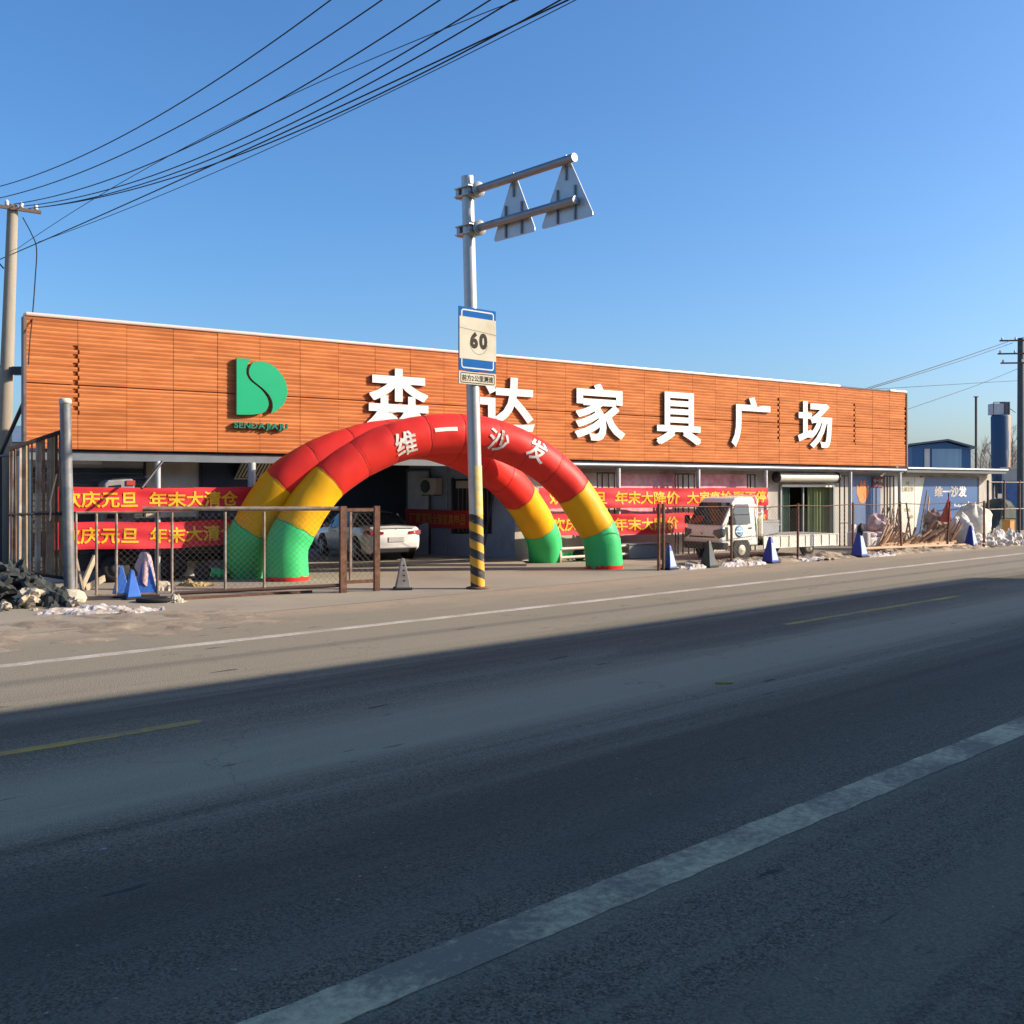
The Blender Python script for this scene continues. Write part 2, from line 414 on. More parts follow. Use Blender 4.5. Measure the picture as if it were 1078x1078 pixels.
for i, (s0, s1) in enumerate(((-10.2, 4.5), (14.6, 21.2), (30.2, 36.4), (45.2, 51.4), (60, 66), (75, 81))):
    paint('centre_line', s0, s1, 9.02, 9.17, 0.0080, M_YP)
# raised slab in front of the recessed shed
sp = [Vector((-6.6, 29.2, 0)), Vector((0.42, 29.2, 0)), Vector((0.2, 31.1, 0)), Vector((-4.4, 36.5, 0)), Vector((-9.5, 36.5, 0)), Vector((-8.2, 30.5, 0))]
struct('forecourt_slab', MB().prism([p + Vector((0, 0, 0.075)) for p in sp], (0, 0, -0.06)), mat('slab_concrete', (0.37, 0.32, 0.245), 0.9, 0, 0.15, 1.2, bump=0.2))

# ------------------------------------------------------------------ the shop row across the road behind the camera (it casts the long shadow on the road)
def across():
    t = thing('shop_row', 'plain grey two storey shop row across the road behind the viewpoint', 'building', RD(5, -8))
    L_ = (10.82 + 3.0) / abs(ND.dot(Vector((math.sin(a), -math.cos(a), 0)))); HB = L_ * math.tan(e); SE = 25.7 + L_ * TD.dot(Vector((math.sin(a), -math.cos(a), 0)))
    mw = mat('row_plaster', (0.38, 0.36, 0.33), 0.9, 0, 0.08, 0.5)
    def rbox(mb, s0, s1, p0, p1, z0, z1):
        return mb.box(RD((s0 + s1) / 2, (p0 + p1) / 2, (z0 + z1) / 2), TD, ND, UP, (s1 - s0) / 2, (p1 - p0) / 2, (z1 - z0) / 2)
    m = MB(); rbox(m, -45, SE - 0.2, -12, -3.15, 0, HB - 0.3); obj('wall', m, mw, t, True)
    m = MB(); rbox(m, -45.2, SE, -12.2, -3.0, HB - 0.295, HB); obj('parapet', m, mat('parapet_grey', (0.3, 0.3, 0.3), 0.9), t, True)
    for i in range(19):
        s0 = -43 + i * 4.2
        m = MB(); rbox(m, s0, s0 + 2.2, -3.148, -3.1, 4.0, 5.4); w = obj('window', m, M_GLASS, t, True)
        m = MB(); rbox(m, s0 - 0.1, s0 + 2.3, -3.148, -3.05, 3.9, 3.995); obj('sill', m, mw, w, True)
        m = MB(); rbox(m, s0, s0 + 3.2, -3.148, -3.09, 0.05, 2.9); obj('roller_shutter', m, M_GALV, t, True)
across()

# ------------------------------------------------------------------ furniture store
store = thing('furniture_store', 'long low furniture store with an orange slatted sign wall and white characters', 'building', B(0, 0, 0))
SL, SR, ZB, ZT = S(27.5), S(953.5), 3.10, 6.06
M_ORANGE = mat('orange_slats', (0.525, 0.178, 0.060), 0.8, 0.0, 0.16, 0.9, dirt=(0.42, 0.130, 0.042), dirt_amt=0.5, dscale=1.2, stretch=(1, 1, 6), spec=0.12, island=0.10)
M_BACK = mat('slat_backing', (0.36, 0.10, 0.028), 0.9, spec=0.1)
m = MB(); m.bbox(SL + 0.02, SR - 0.02, -0.22, -0.03, ZB + 0.02, ZT - 0.02); obj('panel_backing', m, M_BACK, store, True)
# slats: shallow lipped boards, panel by panel
m = MB(); pitch = 0.0985; rnd = random.Random(3)
ncol = int(round((SR - SL) / 1.07)); cw = (SR - SL) / ncol
odd = {int((S(u) - SL) / cw) for u in (52, 806, 893, 944)}
for c in range(ncol):
    pz = rnd.uniform(-0.006, 0.006); po = rnd.uniform(-0.005, 0.005)
    for k in range(30):
        z0 = ZB + 0.015 + k * pitch
        if z0 + 0.085 > ZT: break
        hk = 0.72 if k == 14 else 1.0                         # the dark horizontal joint
        a0 = SL + c * cw + 0.005; a1 = SL + (c + 1) * cw - 0.005
        if c in odd and k % 2 and 7 < k < 24: a1 -= 0.10
        if c - 1 in odd and not k % 2 and 7 < k < 24: a0 += 0.03
        oo = po + rnd.uniform(-0.002, 0.002); zz = z0 + pz * 0.4
        prof = [(-0.02, zz), (0.006 + oo, zz), (0.019 + oo, zz + 0.052 * hk), (0.004 + oo, zz + 0.0950 * hk), (-0.02, zz + 0.0950 * hk)]
        pts = [B(a0, o, z) for (o, z) in prof]
        m.prism(pts, BD * (a1 - a0))
panel = obj('sign_panel', m, M_ORANGE, store, True)
M_CAP = mat('pale_cap', (0.72, 0.58, 0.50), 0.30, 0.15, 0.06, 1)
m = MB(); m.bbox(SL - 0.03, S(884), -0.26, 0.06, ZT, ZT + 0.085); m.bbox(S(936), SR + 0.02, -0.26, 0.06, ZT, ZT + 0.085)
obj('cap_strip', m, M_CAP, store, True, bevel=0.03)
m = MB(); m.bbox(S(884) + 0.01, S(936) - 0.01, -0.2, 0.03, ZT, ZT + 0.05); obj('bare_cap_edge', m, M_DARKSTEEL, store, True)
for x0_, x1_ in ((SR, SR + 0.07), (SL - 0.06, SL)):
    m = MB(); m.bbox(x0_, x1_, -0.25, 0.05, ZB, ZT - 0.01); obj('end_trim', m, mat('trim_brown', (0.16, 0.11, 0.09), 0.6), store, True)
# characters
M_LETTER = mat('white_letter', (0.78, 0.72, 0.66), 0.45, 0, 0.03)
M_LSIDE = mat('letter_return', (0.20, 0.19, 0.19), 0.6)
def big_letter(ch, u0, u1, v0, v1):
    uc = (u0 + u1) / 2
    s0, s1 = S(u0, 0.14), S(u1, 0.14); z1, z0 = BZ(uc, v0, 0.14), BZ(uc, v1, 0.14)
    vs, fs = text_fit(ch, s1 - s0, z1 - z0, 0.026, 0.075)
    c = B((s0 + s1) / 2, 0.026, (z0 + z1) / 2)
    o = obj('sign_letter', MB().add(place(vs, c, BD, UP, MD), fs), M_LETTER, panel, True)
    o.data.materials.append(M_LSIDE)
    for p in o.data.polygons:
        if abs(p.normal.dot(MD)) < 0.5: p.material_index = 1
    return o
for ch, u0, u1, v0, v1 in (('森', 387, 454, 388, 457), ('达', 505, 564, 397, 456), ('家', 606, 659, 404, 464), ('具', 692, 739, 413, 468), ('广', 771, 812, 418, 471), ('场', 841, 877, 423, 472)):
    big_letter(ch, u0, u1, v0, v1)
# green emblem: a D cut in two by an S-shaped gap
def emblem():
    s0, s1 = S(248.5, 0.1), S(301, 0.1); zt, zb = BZ(262, 378, 0.1), BZ(262, 437, 0.1)
    w = s1 - s0; h = zt - zb
    def P(x, y): return B(s0 + x * w, 0.05, zt - y * h)
    import itertools
    def bez(p0, p1, p2, p3, n=14):
        return [tuple((1 - t) ** 3 * a_ + 3 * (1 - t) ** 2 * t * b_ + 3 * (1 - t) * t * t * c_ + t ** 3 * d_ for a_, b_, c_, d_ in zip(p0, p1, p2, p3)) for t in [i / n for i in range(n + 1)]]
    left = [(0, 0), (0.28, 0)] + bez((0.28, 0.0), (0.13, 0.20), (0.16, 0.34), (0.36, 0.45)) + bez((0.36, 0.45), (0.60, 0.60), (0.72, 0.78), (0.56, 0.93)) + bez((0.56, 0.93), (0.40, 1.0), (0.2, 1.0), (0.0, 1.0))
    right = bez((0.32, 0.06), (0.17, 0.24), (0.24, 0.34), (0.44, 0.46)) + bez((0.44, 0.46), (0.68, 0.60), (0.78, 0.78), (0.68, 0.95)) + bez((0.68, 0.95), (1.08, 0.82), (1.10, 0.42), (0.86, 0.20)) + bez((0.86, 0.20), (0.70, 0.02), (0.45, 0.0), (0.32, 0.06))
    m_ = mat('emblem_green', (0.004, 0.36, 0.155), 0.4, 0, 0.04)
    for poly in (left, right):
        q = [poly[0]]
        for p in poly[1:]:
            if abs(p[0] - q[-1][0]) + abs(p[1] - q[-1][1]) > 1e-4: q.append(p)
        o = obj('emblem_half', MB().prism([P(x, y) for x, y in q], MD * 0.10), m_, panel, True)
        o.data.materials.append(M_LSIDE)
        for p in o.data.polygons:
            if abs(p.normal.dot(MD)) < 0.5: p.material_index = 1
    a0, a1 = S(246, 0.1), S(302.5, 0.1); z1, z0 = BZ(274, 445.3, 0.1), BZ(274, 453.3, 0.1)
    vs, fs = text_fit('SENDAJIAJU', a1 - a0, z1 - z0, 0.028, 0.09)
    o = obj('emblem_lettering', MB().add(place(vs, B((a0 + a1) / 2, 0.05, (z0 + z1) / 2), BD, UP, MD), fs), mat('lettering_green', (0.01, 0.17, 0.10), 0.5), panel, True)
emblem()
# eaves, posts, roof
EX = S(1056, -0.2)
m = MB(); m.bbox(SL, SR, -0.34, -0.10, 2.86, 3.06); obj('canopy_beam', m, mat('beam_grey', (0.17, 0.19, 0.21), 0.5, 0.2, 0.1), store, True)
m = MB(); m.tube([B(S(560), 0.0, 2.965), B(SR, 0.0, 2.965)], 0.06, 8); obj('gutter_pipe', m, mat('pipe_grey', (0.30, 0.32, 0.35), 0.4, 0.3), store, True)
m = MB(); m.bbox(SR + 0.1, EX, -6.5, 0.05, 3.03, 3.09); obj('eave_sheet', m, mat('eave_pale', (0.70, 0.72, 0.74), 0.5, 0.1), store, True)
m = MB(); m.bbox(SR + 0.1, EX - 0.05, -0.5, -0.02, 2.88, 3.026); obj('eave_fascia', m, mat('fascia_dark', (0.09, 0.10, 0.11), 0.6), store, True)
m = MB(); m.bbox(SL + 0.3, SR, -9.0, -0.36, 3.065, 3.16); obj('roof', m, mat('roof_sheet', (0.20, 0.22, 0.25), 0.6, 0.2), store, True)
M_POST = mat('post_grey', (0.46, 0.46, 0.45), 0.5, 0.3, 0.12, 5)
for u in (166, 265, 651, 735, 806, 895, 947):
    r = 0.07 if u != 265 else 0.10
    p = B(S(u, -0.02), -0.02)
    m = MB(); m.tube([p, p + UP * 2.87], r, 10); m.box(p + UP * 0.012, BD, MD, UP, 0.14, 0.14, 0.012); obj('post', m, M_POST, store, True)
# right-hand front wall with the shutter doorway
WO = -0.72
d0, d1 = S(822, WO), S(876, WO); dz = BZ(848, 510, WO)
M_WALL = mat('beige_wall', (0.47, 0.44, 0.39), 0.85, 0, 0.08, 0.8, dirt=(0.33, 0.29, 0.24), dirt_amt=0.35, stretch=(1, 1, 0.4))
w0 = S(542, WO)
m = MB(); m.bbox(w0, d0, WO - 0.2, WO, 0, 3.03); m.bbox(d0, d1, WO - 0.2, WO, dz + 0.02, 3.03); m.bbox(d1, EX - 0.05, WO - 0.2, WO, 0, 3.025)
m.bbox(EX - 0.25, EX - 0.052, -6.4, WO - 0.2, 0, 3.02)
obj('wall', m, M_WALL, store, True)
m = MB(); m.bbox(d0 - 0.1, d1 + 0.1, WO - 3.2, WO - 3.0, 0, 3.0); m.bbox(d0 - 0.3, d0 - 0.1, WO - 3.0, WO - 0.2, 0, 3.0); m.bbox(d1 + 0.1, d1 + 0.3, WO - 3.0, WO - 0.2, 0, 3.0); obj('interior_wall', m, mat('interior_dark', (0.05, 0.05, 0.05), 0.9), store, True)
m = MB(); m.tube([B(S(818, -0.35), -0.35, 2.64), B(S(880, -0.35), -0.35, 2.64)], 0.17, 16); bx = obj('shutter_roll', m, mat('shutter_cream', (0.62, 0.58, 0.50), 0.5, 0, 0.05), store, True)
for u_, q_ in ((818, -0.05), (880, 0.0)):
    m = MB(); m.lathe(B(S(u_, -0.35), -0.35, 2.64), [(0.21, q_), (0.21, q_ + 0.05)], 16, BD); obj('end_plate', m, M_DARKSTEEL, bx, True)
m = MB(); m.bbox(d0 - 0.02, d1 + 0.02, WO + 0.01, WO + 0.08, dz - 0.10, dz); obj('shutter_bar', m, M_WHITE, store, True)
m = MB(); m.bbox(d0 - 0.08, d0, WO, WO + 0.06, 0, dz); m.bbox(d1, d1 + 0.08, WO, WO + 0.06, 0, dz); m.bbox(S(847, WO) - .03, S(847, WO) + .03, WO - 0.12, WO - 0.05, 0, dz - .1); obj('door_frame', m, mat('frame_grey', (0.22, 0.24, 0.24), 0.5, 0.3), store, True)
def curtain(u0, u1, col, name):
    m = MB(); a0, a1 = S(u0, WO - 0.15), S(u1, WO - 0.15); n = 36; vs = []; fs = []
    for i in range(n + 1):
        x = a0 + (a1 - a0) * i / n; o = WO - 0.16 + 0.035 * math.sin(i * 1.35) + 0.012 * math.sin(i * 0.6)
        vs += [B(x, o, 0.12), B(x, o, dz - 0.12)]
    for i in range(n): fs.append((2 * i, 2 * i + 2, 2 * i + 3, 2 * i + 1))
    obj('curtain', m.add(vs, fs, True), mat(name, col, 0.9, 0, 0.1), store, True)
curtain(850, 874, (0.20, 0.24, 0.10), 'curtain_green'); curtain(822, 831, (0.10, 0.17, 0.12), 'curtain_teal')
# pale posters behind the banner, porch frames
def wall_panel(u0, u1, v0, v1, m_, name='poster', o=WO, par=None, th=0.02):
    uc = (u0 + u1) / 2
    s0, s1 = S(u0, o), S(u1, o); z1, z0 = BZ(uc, v0, o), BZ(uc, v1, o)
    mm = MB(); mm.bbox(s0, s1, o + 0.002, o + th, z0, z1)
    return obj(name, mm, m_, par or store, True), s0, s1, z0, z1
M_PINK = mat('pink_poster', (0.72, 0.42, 0.44), 0.6, 0, 0.25, 3.5, dirt=(0.7, 0.22, 0.24), dirt_amt=0.55, dscale=3)
for u0, u1 in ((575, 604), (652, 712), (737, 786)): wall_panel(u0, u1, 499, 560, M_PINK)
wall_panel(612, 628, 498, 545, mat('cream_panel', (0.62, 0.57, 0.5), 0.6))
def porch(us, o=-0.3, zt=2.72):
    m = MB()
    for u in us: p = B(S(u, o), o); m.tube([p, p + UP * zt], 0.028, 6)
    m.tube([B(S(us[0], o), o, zt), B(S(us[-1], o), o, zt)], 0.028, 6)
    m.tube([B(S(us[0], o), o, 0.9), B(S(us[-1], o), o, 0.9)], 0.022, 6)
    obj('porch_frame', m, M_DARKSTEEL, store, True)
for us in ((629, 634, 641, 647), (711, 714, 719, 725, 731), (787, 790, 795), (884, 889, 893.5), (931, 934, 937, 941)): porch(us)
# boards on the right wall
M_BOARD = mat('blue_board', (0.022, 0.095, 0.26), 0.5, 0, 0.12, 1.2)
b1, s0, s1, z0, z1 = wall_panel(897, 926.5, 500, 562, mat('grey_blue_board', (0.075, 0.135, 0.27), 0.55, 0, 0.1), 'blue_board')
def flame(c, w, h, par):
    mo = mat('orange_print', (0.80, 0.23, 0.06), 0.6)
    for k, (dx, dy, sx, sy, rot) in enumerate(((0, -0.22, 0.42, 0.30, 0), (-0.40, 0.02, 0.20, 0.36, 0.45), (-0.14, 0.24, 0.17, 0.34, 0.15), (0.16, 0.20, 0.18, 0.36, -0.1), (0.42, 0.0, 0.19, 0.34, -0.5))):
        pts = []
        for i in range(20):
            an = 2 * math.pi * i / 20; x = math.cos(an) * sx * (1 - 0.45 * max(0, math.sin(an))); y = math.sin(an) * sy
            x, y = x * math.cos(rot) - y * math.sin(rot), x * math.sin(rot) + y * math.cos(rot)
            pts.append(c + BD * ((dx + x) * w) + UP * ((dy + y) * h))
        obj('flame_emblem', MB().prism(pts, MD * (0.006 + 0.002 * k)), mo, par, True)
flame(B(S(907.5, WO), WO + 0.02, BZ(907, 518, WO)), 0.62, 0.85, b1)
bs, s0, s1, z0, z1 = wall_panel(918, 930, 502, 513, mat('maroon_board', (0.20, 0.03, 0.05), 0.6), 'small_board', WO + 0.03)
tx = text_on('维一沙发', B((s0 + s1) / 2, WO + 0.055, z0 + (z1 - z0) * 0.62), BD, UP, (s1 - s0) * 0.8, (z1 - z0) * 0.36, 0.02); obj('lettering', tx, M_WHITE, bs, True)
tx = text_on('沙发床垫', B((s0 + s1) / 2, WO + 0.055, z0 + (z1 - z0) * 0.2), BD, UP, (s1 - s0) * 0.7, (z1 - z0) * 0.16, 0.02); obj('lettering', tx, M_WHITE, bs, True)
bw, s0, s1, z0, z1 = wall_panel(941, 962, 502, 564, mat('cream_board', (0.66, 0.62, 0.52), 0.6), 'cream_board')
M_OLIVE = mat('olive_print', (0.30, 0.27, 0.10), 0.7)
for (tx_, vv, hh, u0, u1) in (('维一', 508.5, 4.2, 953, 961), ('全屋定制', 515, 5.4, 948, 961), ('沙发', 537, 4, 951, 958), ('软床', 544, 4, 954, 961)):
    a0, a1 = S(u0, WO), S(u1, WO); zc = BZ((u0 + u1) / 2, vv, WO); k = 41 / F
    obj('lettering', text_on(tx_, B((a0 + a1) / 2, WO + 0.026, zc), BD, UP, a1 - a0, hh * k, 0.01), M_OLIVE, bw, True)
def slanted_board():
    a0, a1, a2 = S(962.5, WO), S(973, WO), S(1029, WO); z1 = BZ(1000, 503, WO); z0 = BZ(1000, 562, WO)
    o_ = WO + 0.004
    m = MB().prism([B(a0, o_, z0), B(a2, o_, z0), B(a2, o_, z1), B(a1, o_, z1)], MD * 0.02)
    bb = obj('blue_board', m, M_BOARD, store, True)
    m = MB().prism([B(a0 - 0.42 * 0, o_ - 0.002, z0), B(a1, o_ - 0.002, z1), B(a0, o_ - 0.002, z1)], MD * 0.018); obj('cream_corner', m, mat('cream_board', (0.66, 0.62, 0.52)), bb, True)
    m = MB(); m.bbox(a2 + 0.01, a2 + 0.07, WO + 0.002, WO + 0.05, z0, z1 + 0.06); m.bbox(a1 - 0.3, a2 + 0.008, WO + 0.002, WO + 0.05, z1 + 0.01, z1 + 0.06); obj('board_frame', m, M_GREYPIPE, bb, True)
    t0, t1 = S(983, WO), S(1017, WO); zc = BZ(1000, 517.5, WO)
    obj('lettering', text_on('维一沙发', B((t0 + t1) / 2, WO + 0.032, zc), BD, UP, t1 - t0, 0.47, 0.035), M_LETTER, bb, True)
    # white swoosh with a small armchair outline
    p = [(1006, 533), (1010, 532.4), (1016, 530.5), (1021, 528.6), (1016, 531.6), (1010, 533.6)]
    obj('swoosh', MB().prism([B(S(u, WO), WO + 0.026, BZ(u, v, WO)) for u, v in p], MD * 0.006), M_LETTER, bb, True)
    p = [(1003.5, 529.5), (1005, 529.5), (1005.2, 532), (1008, 532), (1008.2, 530.5), (1009.2, 530.5), (1009, 533.2), (1004, 533.4)]
    obj('armchair_print', MB().prism([B(S(u, WO), WO + 0.026, BZ(u, v, WO)) for u, v in p], MD * 0.006), mat('pale_print', (0.5, 0.5, 0.55)), bb, True)
slanted_board()
# recess: blue-grey return wall with door, window, flat black panel painting the garage's inner darkness
P0 = B(w0, WO); P1 = Vector((-3.42, 34.1, 0)); P2 = Vector((-9.2, 39.0, 0))
M_RECESS = mat('blue_grey_wall', (0.24, 0.33, 0.48), 0.8, 0, 0.07, 0.6, dirt=(0.19, 0.26, 0.38), dirt_amt=0.4)
def wseg(mb, p, q, z0, z1, th=0.15, out=0.0):
    d = (q - p); L_ = d.length; d.normalize(); nrm = Vector((d.y, -d.x, 0))
    if nrm.y > 0: nrm = -nrm
    c = (p + q) / 2 + nrm * (out - th / 2) + UP * ((z0 + z1) / 2)
    mb.box(c, d, nrm, UP, L_ / 2, th / 2, (z1 - z0) / 2); return nrm
m = MB(); wseg(m, P1, P0, 0, 3.06); obj('recess_wall', m, M_RECESS, store, True)
m = MB(); wseg(m, P2, P1, 0, 3.06); obj('garage_shade_panel', m, mat('garage_shade_black', (0.012, 0.014, 0.018), 0.9), store, True)
RDIR = (P0 - P1).normalized(); RN = Vector((RDIR.y, -RDIR.x, 0)); RN = RN if RN.y < 0 else -RN
def rpt(u, v, out=0.0): return onplane(u, v, P0 + RN * out, RN)
def rpanel(u0, u1, v0, v1, out, m_, name, par=None, th=0.04):
    p = rpt(u0, v1, out); q = rpt(u1, v1, out); t1 = rpt(u1, v0, out)
    mm = MB().prism([p, q, Vector((q.x, q.y, t1.z)), Vector((p.x, p.y, t1.z))], -RN * th)
    return obj(name, mm, m_, par or store, True)
rd_ = rpanel(429, 451, 496, 590, 0.05, mat('pale_door', (0.42, 0.45, 0.5), 0.6), 'door'); rpanel(427.5, 429, 494, 590, 0.06, M_DARKSTEEL, 'frame', rd_); rpanel(451, 452.5, 494, 590, 0.06, M_DARKSTEEL, 'frame', rd_); rpanel(427.5, 452.5, 493, 495.5, 0.065, M_DARKSTEEL, 'frame', rd_)
rw = rpanel(477, 517, 504, 562, 0.03, M_GLASS, 'window'); rpanel(475, 477, 503, 562, 0.06, M_DARKSTEEL, 'frame', rw); rpanel(480, 517, 506, 514, 0.08, mat('blind_grey', (0.4, 0.4, 0.42), 0.7), 'blind', rw)
for k in range(8): rpanel(482 + k * 4.4, 482.9 + k * 4.4, 514, 560, 0.05, mat('bar_grey', (0.12, 0.12, 0.13), 0.5), 'bar', rw)
rpanel(470, 470.6, 488, 590, 0.04, M_GALV, 'conduit')
m = MB(); m.tube([rpt(521, 512, 0.1), rpt(508, 585, 0.5)], 0.03, 6); m.tube([rpt(521, 512, 0.1), rpt(511, 560, 0.12)], 0.02, 6); obj('prop_pole', m, M_DARKSTEEL, store, True)
# left-hand front
LO = -1.05
l1 = S(306, LO)
m = MB(); m.bbox(SL + 0.3, l1, LO - 0.2, LO, 0, 3.06); m.bbox(l1 - 0.2, l1, LO - 6, LO - 0.2, 0, 3.06); m.bbox(SL + 0.3, SL + 0.5, LO - 6, LO - 0.2, 0, 3.06)
obj('wall', m, mat('pale_wall', (0.52, 0.52, 0.48), 0.85, 0, 0.1, 0.8), store, True)
def lpanel(u0, u1, v0, v1, m_, name, o=LO, th=0.03): return wall_panel(u0, u1, v0, v1, m_, name, o, None, th)
m = MB(); a0, a1 = S(34, LO), S(150, LO); zt_ = BZ(110, 492, LO)
for k in range(19): m.bbox(a0, a1, LO + 0.003, LO + 0.05 + 0.02 * (k % 2), zt_ - 0.13 * (k + 1), zt_ - 0.13 * k - 0.025)
obj('slatted_shutter', m, mat('slate_slats', (0.055, 0.065, 0.075), 0.7), store, True)
lpanel(74, 106, 482.5, 488.5, mat('lamp_white', (0.8, 0.78, 0.72)), 'sign_box', LO, 0.12)
dd = lpanel(153, 209, 487, 600, mat('cream_door', (0.55, 0.55, 0.44), 0.6), 'door')[0]
for (u0, u1, v0, v1) in ((151, 153, 485, 600), (209, 211, 485, 600), (151, 211, 483.5, 486)): lpanel(u0, u1, v0, v1, M_DARKSTEEL, 'door_frame', LO, 0.07)
lpanel(212, 262, 483, 602, mat('navy_panel', (0.04, 0.06, 0.09), 0.7), 'side_panel', LO, 0.04)
lpanel(262, 303, 483, 600, mat('interior_dark', (0.05, 0.05, 0.05)), 'entrance', LO, 0.02)  # dark sheet on the wall, painting the unlit interior of the doorway
m = MB(); m.tube([at(171, 486, 23.9), at(149, 514, 23.2)], 0.035, 6); obj('strut', m, M_DARKSTEEL, store, True)
m = MB(); m.tube([at(118, 506, 24.3), at(156, 503, 24.6)], 0.05, 6); obj('strut', m, M_DARKSTEEL, store, True)
m = MB(); m.tube([B(SL + 0.02, -0.15, 4.25), B(SL - 0.2, -2.3, 3.0)], 0.05, 6); m.tube([B(SL + 0.02, -0.2, 3.0), B(SL - 0.2, -2.3, 3.0)], 0.04, 6); m.tube([B(SL - 0.2, -2.3, 0), B(SL - 0.2, -2.3, 3.05)], 0.05, 6); obj('end_brace', m, M_DARKSTEEL, store, True)
# slatted awning over the left entrance
aw = thing('entrance_awning', 'sloping awning of pale slats over the entrance behind the arch', 'awning', B(S(285), -0.6, 2.5))
m = MB(); a0, a1 = S(262, -0.12), S(352, -0.12); n = 26
for k in range(n):
    x = a0 + (a1 - a0) * k / n; w = (a1 - a0) / n * 0.5
    q = [B(x, -0.40, 2.98), B(x + w, -0.40, 2.98), B(x + w - 0.06, -0.98, 2.50), B(x - 0.06, -0.98, 2.50)]
    m.prism(q, Vector((0, 0, 0.02)))
obj('slats', m, mat('awning_pale', (0.60, 0.57, 0.5), 0.6), aw, True)
m = MB(); m.tube([B(a0 - 0.08, -0.97, 2.48), B(a1, -0.97, 2.48)], 0.03, 6); m.tube([B(a0, -0.42, 3.0), B(a0 - 0.06, -0.97, 2.48)], 0.025, 6); obj('awning_frame', m, M_GALV, aw, True)
m = MB().prism([B(a0 - 0.05, -0.42, 3.03), B(a1, -0.42, 3.03), B(a1, -1.0, 2.56), B(a0 - 0.1, -1.0, 2.56)], (0, 0, 0.02)); obj('awning_sheet', m, M_DARKSTEEL, aw, True)
# air conditioner in the recess
ac = thing('air_conditioner', 'grey outdoor air conditioner box on the shaded recess wall', 'air conditioner', rpt(453, 522, 0.2))
c = rpt(453, 512, 0.22); m = MB(); m.box(c, RDIR, RN, UP, 0.38, 0.16, 0.27); obj('casing', m, mat('ac_grey', (0.42, 0.42, 0.42), 0.6), ac, True, bevel=0.02)
m = MB(); m.lathe(c + RN * 0.161 - RDIR * 0.08, [(0.21, 0.0), (0.21, 0.012), (0.17, 0.014)], 20, RN); obj('fan_grille', m, M_DARKSTEEL, ac, True)
for k in (-1, 1):
    m = MB(); m.box(c + RDIR * 0.25 * k - UP * 0.285 - RN * 0.05, RDIR, RN, UP, 0.02, 0.17, 0.014); obj('bracket', m, M_DARKSTEEL, ac, True)

# ------------------------------------------------------------------ banners
def banner(label, p_of, w, h, text, tw, th, tx, group, seed, mcloth=M_RED, toff=0.022, sag=0.05, tie=True):
    """p_of(x, y, out): world point; x runs 0..w, y 0..-h"""
    def wave(x, y): return 0.03 * math.sin(x * 1.9 + seed) + 0.06 * noise.noise(Vector((x * 0.8, y * 3.0, seed))) + 0.012 * math.sin(y * 18 + x * 0.8 + seed) + 0.02 * noise.noise(Vector((x * 3.0, y * 1.2, seed + 4)))
    def drop(x): return sag * (4 * (x / w) * (1 - x / w)) * (0.5 + 0.5 * noise.noise(Vector((x * 0.6, seed, 1)))) + 0.012 * noise.noise(Vector((x * 2, seed, 3)))
    t = thing('banner', label, 'banner', p_of(w / 2, -h, 0), 0, group)
    nx, ny = max(8, int(w / 0.12)), 14; vs = []; fs = []
    for j in range(ny + 1):
        for i in range(nx + 1):
            x = w * i / nx; y = -h * j / ny
            vs.append(p_of(x, y - drop(x), wave(x, y)))
    for j in range(ny):
        for i in range(nx): fs.append((j * (nx + 1) + i, j * (nx + 1) + i + 1, (j + 1) * (nx + 1) + i + 1, (j + 1) * (nx + 1) + i))
    obj('cloth', MB().add(vs, fs, True), mcloth, t, True)
    # text
    tv, tf = text_fit(text, tw, th, toff); tv, tf = slice_mesh(tv, tf, 0.12)
    tvw = []
    for v in tv:
        x = tx + v.x; y = -h * 0.50 + v.y
        tvw.append(p_of(x, y - drop(x), wave(x, y) + 0.014))
    obj('lettering', MB().add(tvw, tf), M_YELLOWTXT if mcloth is M_RED else mat('ochre_print', (0.5, 0.2, 0.03), 0.8), t, True)
    if tie:
        m = MB()
        for (x, dx) in ((0, -0.25), (w, 0.25)):
            m.tube([p_of(x, -0.02 - drop(x), 0), p_of(x + dx, 0.12, 0)], 0.008, 5)
        obj('tie_cord', m, M_DARKSTEEL, t, True)
    return t
# left pair: hung just in front of the left wing posts
LBO = 0.28
def lb(ztop):
    s0 = S(58, LBO)
    return (lambda x, y, out: B(s0 + x, LBO + out, ztop + y))
lw = S(266, LBO) - S(58, LBO)
def utx(u, o, s0): return S(u, o) - s0
s0l = S(58, LBO); c0, c1 = S(63.5, LBO) - s0l, S(250, LBO) - s0l
banner('upper red cloth banner with yellow lettering strung across the left yard gate', lb(2.26), lw, 0.56, '欢庆元旦 年末大清仓', c1 - c0, 0.38, (c0 + c1) / 2, 'red sale banners by the left gate', 1.0)
banner('lower red cloth banner with yellow lettering, under another at the left gate', lb(1.46), lw, 0.62, '欢庆元旦 年末大清仓', c1 - c0, 0.38, (c0 + c1) / 2, 'red sale banners by the left gate', 4.0)
RBO = 0.16
s0r = S(566, RBO); rw_ = S(808, RBO) - s0r
def rb(ztop): return (lambda x, y, out: B(s0r + x, RBO + out, ztop + y))
c0, c1 = S(578, RBO) - s0r, S(806, RBO) - s0r
banner('upper red cloth banner with yellow lettering tied to posts behind the truck', rb(2.26), rw_, 0.64, '欢庆元旦 年末大降价 大家疯抢惠不停', c1 - c0, 0.42, (c0 + c1) / 2, 'red sale banners on the right posts', 2.2)
banner('lower red cloth banner with yellow lettering sagging behind the truck', rb(1.47), rw_, 0.66, '欢庆元旦 年末大降价 大家疯抢惠不停', c1 - c0, 0.42, (c0 + c1) / 2, 'red sale banners on the right posts', 6.1, sag=0.12)
